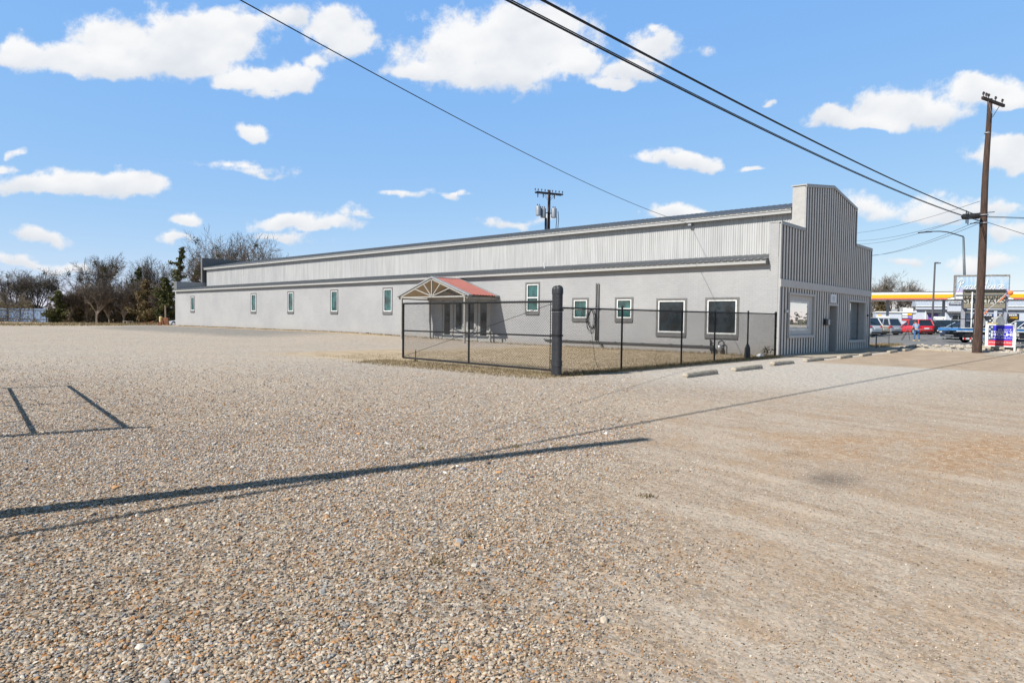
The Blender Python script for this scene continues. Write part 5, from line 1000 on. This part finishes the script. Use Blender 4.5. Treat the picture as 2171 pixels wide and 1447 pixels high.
# x forward, y left
J = dict(pel=(0, 0, .95), sp=(.05, 0, 1.12), ch=(.13, 0, 1.32), nk=(.19, 0, 1.47), nk2=(.22, 0, 1.54), hd=(.25, .0, 1.63), hd2=(.265, 0, 1.70))
nodes = [(J['pel'], .13), (J['sp'], .125), (J['ch'], .145), (J['nk'], .07), (J['nk2'], .055), (J['hd'], .088), (J['hd2'], .075)]; edges = [(0, 1), (1, 2), (2, 3), (3, 4), (4, 5), (5, 6)]
def add(n_, par): nodes.append(n_); edges.append((par, len(nodes) - 1)); return len(nodes) - 1
for s in (1, -1):
    sh = add(((.13, s * .19, 1.40), .058), 2); el = add(((.17, s * .27, 1.13), .042), sh); wr = add(((.36, s * .20, 1.0), .028), el); hn = add(((.43, s * .18, .97), .03), wr)
    for k in range(4): fb_ = add(((.475 + .006 * (k in (1, 2)), s * (.155 + .016 * k), .955), .0095), hn); add(((.50 + .012 * (k in (1, 2)), s * (.152 + .016 * k), .925), .008), fb_)
    add(((.45, s * .135, .955), .010), hn)
    hp = add(((.0, s * .10, .90), .10), 0); kn = add(((.03, s * .17, .50), .062), hp); an = add(((-.02, s * .22, .10), .045), kn); add(((.12, s * .24, .045), .04), an)
skin('body', nodes, edges, 'skin', H_)
skin('shirt', [((0, 0, .96), (.17, .135)), ((.05, 0, 1.12), (.165, .14)), ((.13, 0, 1.33), (.18, .15)), ((.185, 0, 1.45), .085)] + [((.13, s * .2, 1.405), .078) for s in (1, -1)] + [((.165, s * .265, 1.2), .068) for s in (1, -1)], [(0, 1), (1, 2), (2, 3), (2, 4), (2, 5), (4, 6), (5, 7)], 'shirt', H_)
skin('jeans', [((0, 0, .98), (.16, .135))] + [((-.01, s * .10, .88), .115) for s in (1, -1)] + [((.03, s * .17, .50), .08) for s in (1, -1)] + [((-.02, s * .22, .08), .072) for s in (1, -1)], [(0, 1), (0, 2), (1, 3), (2, 4), (3, 5), (4, 6)], 'jeans', H_)
b = MB()
for s in (1, -1): b.loft([[(x, s * (.215 + .03 * x) + y, z) for y, z in ((-w_, 0), (w_, 0), (w_ * .8, h_), (-w_ * .8, h_))] for x, w_, h_ in ((-.10, .035, .07), (-.02, .045, .1), (.1, .05, .06), (.2, .03, .035))])
b.build('shoes', 'tan_paint', H_); b = MB(); b.lathe([(.088, 1.66), (.108, 1.69), (.105, 1.735), (.07, 1.775), (.02, 1.785)], (.262, 0, 0), 14); b.box((.37, 0, 1.685), (.13, .15, .02)); b.build('cap', 'cap', H_, smooth=50)
b = MB(); b.lathe([(.07, 1.57), (.099, 1.61), (.103, 1.67)], (.238, 0, 0), 12); b.build('hair', 'hair', H_, smooth=True); b = MB()
for s in (1, -1): b.lathe([(.012, -.03), (.022, 0), (.012, .03)], (.25, s * .098, 1.625), 6)
b.build('ear', 'skin', H_); b = MB(); b.box((.345, 0, 1.62), (.04, .03, .05)); b.build('nose', 'skin', H_)
# ---------------------------------------------------------------- trees
def bare(seed, H, spread=1., first=.2):
    rg = random.Random(seed); S = {0: [], 1: []}; tips = []
    def grow(p, d, L, r, lev):
        n = (5, 5, 4, 3, 2, 2)[lev]; st = L / n; pts = [p]
        for i in range(n):
            j = (.06, .12, .15, .18, .2, .2)[lev]; d = (d + Vector((rg.gauss(0, j), rg.gauss(0, j), rg.gauss(0, j * .7) + (.11 if lev < 3 else .09)))).normalized(); q = p + d * st; r2 = r * (1 - (.35 if lev == 0 else .55) / n)
            S[0 if lev < 3 else 1].append((p, q, r, r2)); p, r = q, r2; pts.append(q)
            if lev in (2, 3) and i == n - 1: tips.append(q)
            if lev < 5:
                k = {0: (0 if i < 2 else 2), 1: 1 if i else 0, 2: 1, 3: 1.35, 4: 1.5}[lev]
                if i == n - 1: k += 1 if lev else 2
                k = int(k) + (rg.random() < k % 1)
                for _ in range(k):
                    a = d.orthogonal().normalized(); a.rotate(Matrix.Rotation(rg.uniform(0, 6.28), 3, d)); ang = rg.uniform(.32, .82) * spread
                    dd = (d * math.cos(ang) + a * math.sin(ang)).normalized(); grow(q, dd, L * (1.45 if lev == 0 else rg.uniform(.5, .74)), max(r * (.62 if lev else .55), .018), lev + 1)
    grow(Vector((0, 0, -.1)), Vector((rg.gauss(0, .06), rg.gauss(0, .06), 1)), H * first, H * .026, 0)
    zm = max(q.z for _, q, _, _ in S[1]); k = H / zm
    out = []
    for l in (0, 1):
        A = np.array([s_[0][:] for s_ in S[l]]) * k; B_ = np.array([s_[1][:] for s_ in S[l]]) * k; out.append((A, B_, np.array([s_[2] for s_ in S[l]]), np.array([s_[3] for s_ in S[l]])))
    return out, np.array([t[:] for t in tips]) * k
def flakes(C, size, seed, aspect=.5):
    rg = np.random.default_rng(seed); n = len(C); a = rg.normal(size=(n, 3)); a /= np.linalg.norm(a, axis=1)[:, None]; b = np.cross(a, rg.normal(size=(n, 3))); b /= np.linalg.norm(b, axis=1)[:, None]; s = np.asarray(size) * rg.uniform(.6, 1.3, n)
    a *= s[:, None]; b *= (s * aspect)[:, None]; V = np.stack([C - a, C + b, C + a, C - b], 1).reshape(-1, 3); return V, np.arange(4 * n).reshape(-1, 4)
PROTO = {}
def bare_tree(seed, H, label, px, D, spread=1., mist=0, group='bare winter trees', bark='bark', name='bare_tree', rz=0.):
    segs, tips = bare(seed, H, spread); t = thing(name, label, 'tree', at(px, D), rz, group)
    link('trunk', segmesh('trunk', *segs[0], 6), bark, t); link('crown', segmesh('crown', *segs[1], 3), 'twig', t)
    if mist:
        rg = np.random.default_rng(seed); hi = tips[tips[:, 2] > H * .5]; c = hi[rg.choice(len(hi), mist)]; n = 70
        for i, p in enumerate(c): link('mistletoe', npmesh('mistletoe', *flakes(p + np.clip(rg.normal(0, .22, (n, 3)), -.5, .5) * rg.uniform(.6, 1.3), .12, seed + i)), 'mistletoe', t)
    return t
def cedar(seed, H, label, px, D, wd=.2, m='cedar', low=.06, group='evergreen cedars', gap=.25, n=70, open_=0.):
    rg = np.random.default_rng(seed); t = thing('cedar_tree', label, 'tree', at(px, D), 0, group); C = []; A, B_, r0 = [], [], []
    for i in range(n):
        f = low + (1 - low) * (i / n); 
        if rg.random() < gap * .35: continue
        L = H * wd * ((1 - f) ** .75 * (1 - .45 * (f < .12)) + .05) * rg.uniform(.3, 1.4) * (.75 + .35 * math.sin(i * .9 + seed)); a = rg.uniform(0, 6.28); up = rg.uniform(.05, .55); dv_ = np.array([math.cos(a), math.sin(a), up]); p = np.array([.05 * H * (f - .3) * math.sin(seed), 0, f * H])
        A.append(p); B_.append(p + dv_ * L * .9); r0.append(.03)
        k = int(30 + 55 * L * (1 - open_)); u = rg.uniform(.15, 1.05, k) ** .8; C.append(p + dv_ * (u * L)[:, None] + rg.normal(0, 1, (k, 3)) * np.array([.22, .22, .17]) * (.5 + .25 * L))
    C = np.concatenate(C); link('crown', npmesh('crown', *flakes(C, .17, seed, .55)), m, t)
    A.append(np.zeros(3)); B_.append(np.array([0, 0, H * .95])); r0.append(.018 * H); link('trunk', segmesh('trunk', np.array(A), np.array(B_), np.array(r0), np.array(r0) * .3, 5), 'bark', t)
    return t
def H_at(py, px, D): return hgt(py, px, D)
BT = [(213, 529, 112, 1.05, 26, 'broad bare oak with dark mistletoe clumps, tallest of the left treeline'), (30, 566, 116, 1.1, 9, 'bare tree with a few mistletoe balls at the left picture edge'), (76, 560, 118, 1., 12, 'bare twin-topped tree with mistletoe above the blue metal fence'),
      (338, 538, 122, .9, 0, 'pale bare tree standing between the cedars near the warehouse'), (300, 575, 120, .9, 0, 'slender bare tree rising just left of the dark cedars'), (510, 481, 104, 1.05, 16, 'large bare tree with mistletoe rising behind the warehouse roof end'),
      (452, 512, 108, 1., 0, 'bare tree left of the large one behind the rear parapet'), (560, 520, 112, .95, 0, 'bare tree peeping over the roof at the right of the large one')]
for i, (px, py, D, sp_, mi, lb) in enumerate(BT): bare_tree(100 + i * 7, H_at(py, px, D), lb, px, D, sp_, mi)
bare_tree(555, hgt(573, 1893, 135), 'round bare tree behind the convenience store roof', 1893, 135, 1.1, 4); bare_tree(560, hgt(602, 1848, 128), 'bare tree half hidden by the warehouse above the fuel canopy', 1846, 128, 1., 2); bare_tree(570, hgt(610, 1925, 150), 'low spreading bare tree right of the round one behind the store', 1930, 150, 1.1, 0)
for i in range(7):
    px = (150, 185, 205, 232, 262, 318, 345)[i]; D = (106, 107, 104, 106, 105, 107, 103)[i]; segs, _ = bare(900 + i, 5.5 + i % 3, .8)
    t = thing('sapling', ('pale thin sapling at the left foot of the thicket', 'dark leaning sapling under the broad oak', 'pale forked sapling under the broad oak', 'whitish sapling trunk right of the broad oak', 'bent sapling over the concrete blocks', 'thin sapling before the brown cedar', 'pale sapling beside the rusty machine')[i], 'tree', at(px, D), i, 'saplings at the foot of the treeline'); link('trunk', segmesh('trunk', *segs[0], 5), 'pale_bark', t); link('crown', segmesh('crown', *segs[1], 3), 'twig', t)
CT = [(381, 523, 100, .23, 'cedar', .25, 'tall ragged dark cedar standing just left of the warehouse', .5, 60), (352, 588, 97, .30, 'cedar', .05, 'dense rounded dark green cedar touching the warehouse corner', 0, 120), (312, 592, 103, .32, 'cedar_brown', .03, 'bushy brownish cedar above the scrap', .1, 110), (300, 566, 112, .2, 'cedar', .2, 'dark cedar spire behind the brownish one', .3, 70),
      (420, 562, 112, .28, 'cedar_brown', .05, 'olive cedar behind the rear parapet of the warehouse', .1, 90), (122, 615, 104, .36, 'cedar', .02, 'low dark cedar at the end of the blue metal fence', 0, 110), (165, 622, 107, .34, 'cedar_brown', .03, 'squat olive cedar right of the metal fence', .1, 90), (225, 606, 110, .36, 'cedar_brown', .1, 'brownish cedar under the crown of the broad oak', .2, 90), (58, 630, 116, .4, 'cedar_brown', .05, 'low olive cedar behind the middle of the metal fence', .2, 80), (262, 618, 108, .3, 'cedar_brown', .04, 'small brown cedar between the broad oak and the dark spire', .2, 80)]
for i, (px, py, D, wd, m, lo, lb, op, n) in enumerate(CT): cedar(40 + i, H_at(py, px, D), lb, px, D, wd, m, lo, open_=op, n=n)
cedar(77, hgt(628, 1866, 120), 'dark shrub-like cedar under the fuel canopy at the left', 1866, 120, .3, 'cedar_brown', .05, n=60)
# thicket
rg = np.random.default_rng(5); n = 34000; px = rg.uniform(-260, 470, n); D = rg.uniform(107, 124, n); top_ = 2.5 + 1.3 * np.sin(px * .045) + 1.1 * np.sin(px * .13 + 1) + .9 * np.sin(px * .31) + 1.6 * (px > 255); h = top_ * rg.random(n) ** 1.1
ang = np.arctan2(px - CX, F) ; x = D * (FW[0] + RT[0] * np.tan(ang)); y = D * (FW[1] + RT[1] * np.tan(ang)); P0 = np.stack([x, y, np.maximum(h, 0)], -1); dv = rg.normal(0, 1, (n, 3)); dv[:, 2] = np.abs(dv[:, 2]) * 1.1; dv /= np.linalg.norm(dv, axis=1)[:, None]
P1_ = P0 + dv * rg.uniform(.3, 1.3, n)[:, None]; rr = rg.uniform(.008, .024, n); o = kind(link('brushwood', segmesh('brushwood', P0, P1_, rr, rr * .5, 3), 'twig'), 'stuff'); o['label'] = 'grey-brown leafless thicket along the field edge'
k = np.repeat(np.where(rg.random(n) < .8)[0], 2); V, Fc = flakes(P0[k] * [1, 1, .85] + rg.normal(0, .3, (len(k), 3)), .15, 9); o = kind(link('undergrowth', npmesh('undergrowth', V, Fc), 'dry_leaf'), 'stuff'); o['label'] = 'withered brown undergrowth below the treeline'
n = 9000; px = rg.uniform(1780, 1990, n); D = rg.uniform(125, 150, n); x = D * (FW[0] + RT[0] * (px - CX) / F); y = D * (FW[1] + RT[1] * (px - CX) / F); P0 = np.stack([x, y, .2 + 3.5 * rg.random(n)], -1); dv = rg.normal(0, 1, (n, 3)); dv[:, 2] = abs(dv[:, 2]); rr = rg.uniform(.012, .03, n); o = kind(link('brushwood', segmesh('brushwood', P0, P0 + dv * .8, rr, rr * .5, 3), 'twig'), 'stuff'); o['label'] = 'leafless brush behind the convenience store'
n = 700; a = np.linspace(-3.14, 3.14, n); rr_ = 330 + rg.normal(0, 25, n); a = a + rg.normal(0, .02, n); x = rr_ * np.cos(a); y = rr_ * np.sin(a); C = np.repeat(np.stack([x, y, 0 * x], -1), 60, 0) + np.stack([rg.normal(0, 3, n * 60), rg.normal(0, 3, n * 60), np.abs(rg.normal(0, 2.2, n * 60)) * np.repeat(rg.uniform(.5, 1.7, n), 60)], -1)
m_ = leafmat('far_wood', (.10, .10, .075), (.14, .13, .10), (.17, .15, .12)); o = kind(link('far_trees', npmesh('far_trees', *flakes(C, .9, 3, .7)), 'far_wood'), 'stuff'); o['label'] = 'distant low wood along the horizon'
# metal fence at the far left
f0_, f1_ = at(-140, 112), at(103, 106.5); fd = f1_ - f0_; fL = fd.length; rf = math.atan2(fd.y, fd.x); MF = thing('metal_fence', 'blue-grey sheet metal fence in front of the trees at the far left', 'fence', f0_, rf); hf = 2.2
b = MB(); n = int(fL / .3)
for i in range(n): x = i * .3; b.quad((x, 0, .05), (x + .24, 0, .05), (x + .24, 0, hf), (x, 0, hf)); b.quad((x + .24, 0, .05), (x + .27, -.04, .05), (x + .27, -.04, hf), (x + .24, 0, hf)); b.quad((x + .27, -.04, .05), (x + .3, 0, .05), (x + .3, 0, hf), (x + .27, -.04, hf))
b.build('panel', 'blue_fence', MF)
for i in range(int(fL / 2.6) + 1): MB().bb(i * 2.6 - .04, i * 2.6 + .04, -.14, -.06, -.2, hf + .05).build('post', 'dark_trim', MF)
for z in (.45, hf - .28): MB().bb(0, fL, -.065, -.042, z, z + .09).build('rail', 'dark_trim', MF)
# odds and ends by the far corner
for i, (px, lb) in enumerate(((266, 'hollow concrete block lying in the grass, the left one of two'), (277, 'hollow concrete block lying in the grass, the right one of two'))):
    b = MB(); b.bb(-.3, .3, -.2, .2, 0, .12); b.bb(-.3, -.18, -.2, .2, .12, .38); b.bb(.18, .3, -.2, .2, .12, .38); b.bb(-.3, .3, -.2, .2, .38, .48); o = b.build('concrete_block', 'concrete'); o.location = at(px, 100); o.rotation_euler.z = -.6 + i * .3; tag(o, lb, 'block', 'concrete blocks in the grass')
car('utility_vehicle', 'silver open utility vehicle poking out from behind the warehouse rear corner', 'car_silver', 394, 84, math.atan2(-RT[1], -RT[0]) - .25, 'hatch', 3.9, 1.75, 1.5, cat='vehicle')['group'] = 'vehicles behind the warehouse'
q = at(348, 88); o = thing('rusty_machine', 'rusty brown farm machine with a yellow tank beside the warehouse corner', 'machine', q, -.8); b = MB(); b.bb(-.6, .7, -.3, .3, .3, .5); b.bb(.0, .6, -.25, .25, .5, 1.1); b.bar((-.9, 0, .35), (-.5, 0, .4), .06); b.bb(-.1, .0, -.35, .35, .2, .7); b.build('frame', 'rust', o)
MB().lathe([(.2, .5), (.22, .6), (.22, 1.15), (.12, 1.25)], (-.42, 0, 0), 12).build('tank', 'tan_paint', o, smooth=40); b = MB(); b.bb(-.6, -.25, -.2, .2, 1.42, 1.5); b.bar((-.42, 0, 1.2), (-.42, 0, 1.45), .04); b.build('seat', 'black_plastic', o)
for x in (-.4, .5): MB().lathe([(.12, -.06), (.24, -.08), (.24, .08), (.12, .06)], (x, -.36, .24), 14, 'Y').build('wheel', 'rust', o)
o = MB().tube([(0, 0, -.2), (.03, 0, 1.4), (0, 0, 2.75)], .11, 8, .09).build('post', 'pale_bark'); o.location = at(350.5, 90); tag(o, 'pale bare post standing behind the rusty machine', 'post')
b = MB()
for i in range(16): a = random.uniform(-.5, .5); c_ = Vector((random.uniform(-1.2, 1.3), random.uniform(-.5, .5), .06 + .3 * random.random() ** 2)); dd = Vector((math.cos(a), math.sin(a), random.uniform(-.1, .25))) * random.uniform(.3, .9); b.beam(c_ - dd, c_ + dd, .12, .06)
o = b.build('scrap_pile', 'rust'); o.location = at(318, 97); o.rotation_euler.z = -.9; tag(o, 'low heap of weathered scrap boards on the field edge', 'scrap heap')
b = MB(); b.lathe([(.09, 0), (.14, .05), (.13, .13), (.05, .19)], (0, 0, 0), 9); o = b.build('white_rock', 'white_paint', smooth=True); o.location = (27.0, 11.0, 0); tag(o, 'round white rock at the foot of the fence near the warehouse corner', 'rock')
b = MB()
for k in range(5): a = k * 1.3; b.tube([(0, 0, 0), (.05 * math.cos(a), .05 * math.sin(a), .18), (.13 * math.cos(a), .13 * math.sin(a), .3 + .05 * k)], .012, 4)
b.v and None; o = thing('dead_weed', 'dark dead weed by the wall at the fence end', 'plant', (27.75, 11.05, 0)); b.build('stem', 'bark', o); link('leaf', npmesh('leaf', *flakes(np.random.default_rng(3).normal(0, .08, (60, 3)) + [0, 0, .3], .05, 2)), 'mistletoe', o)
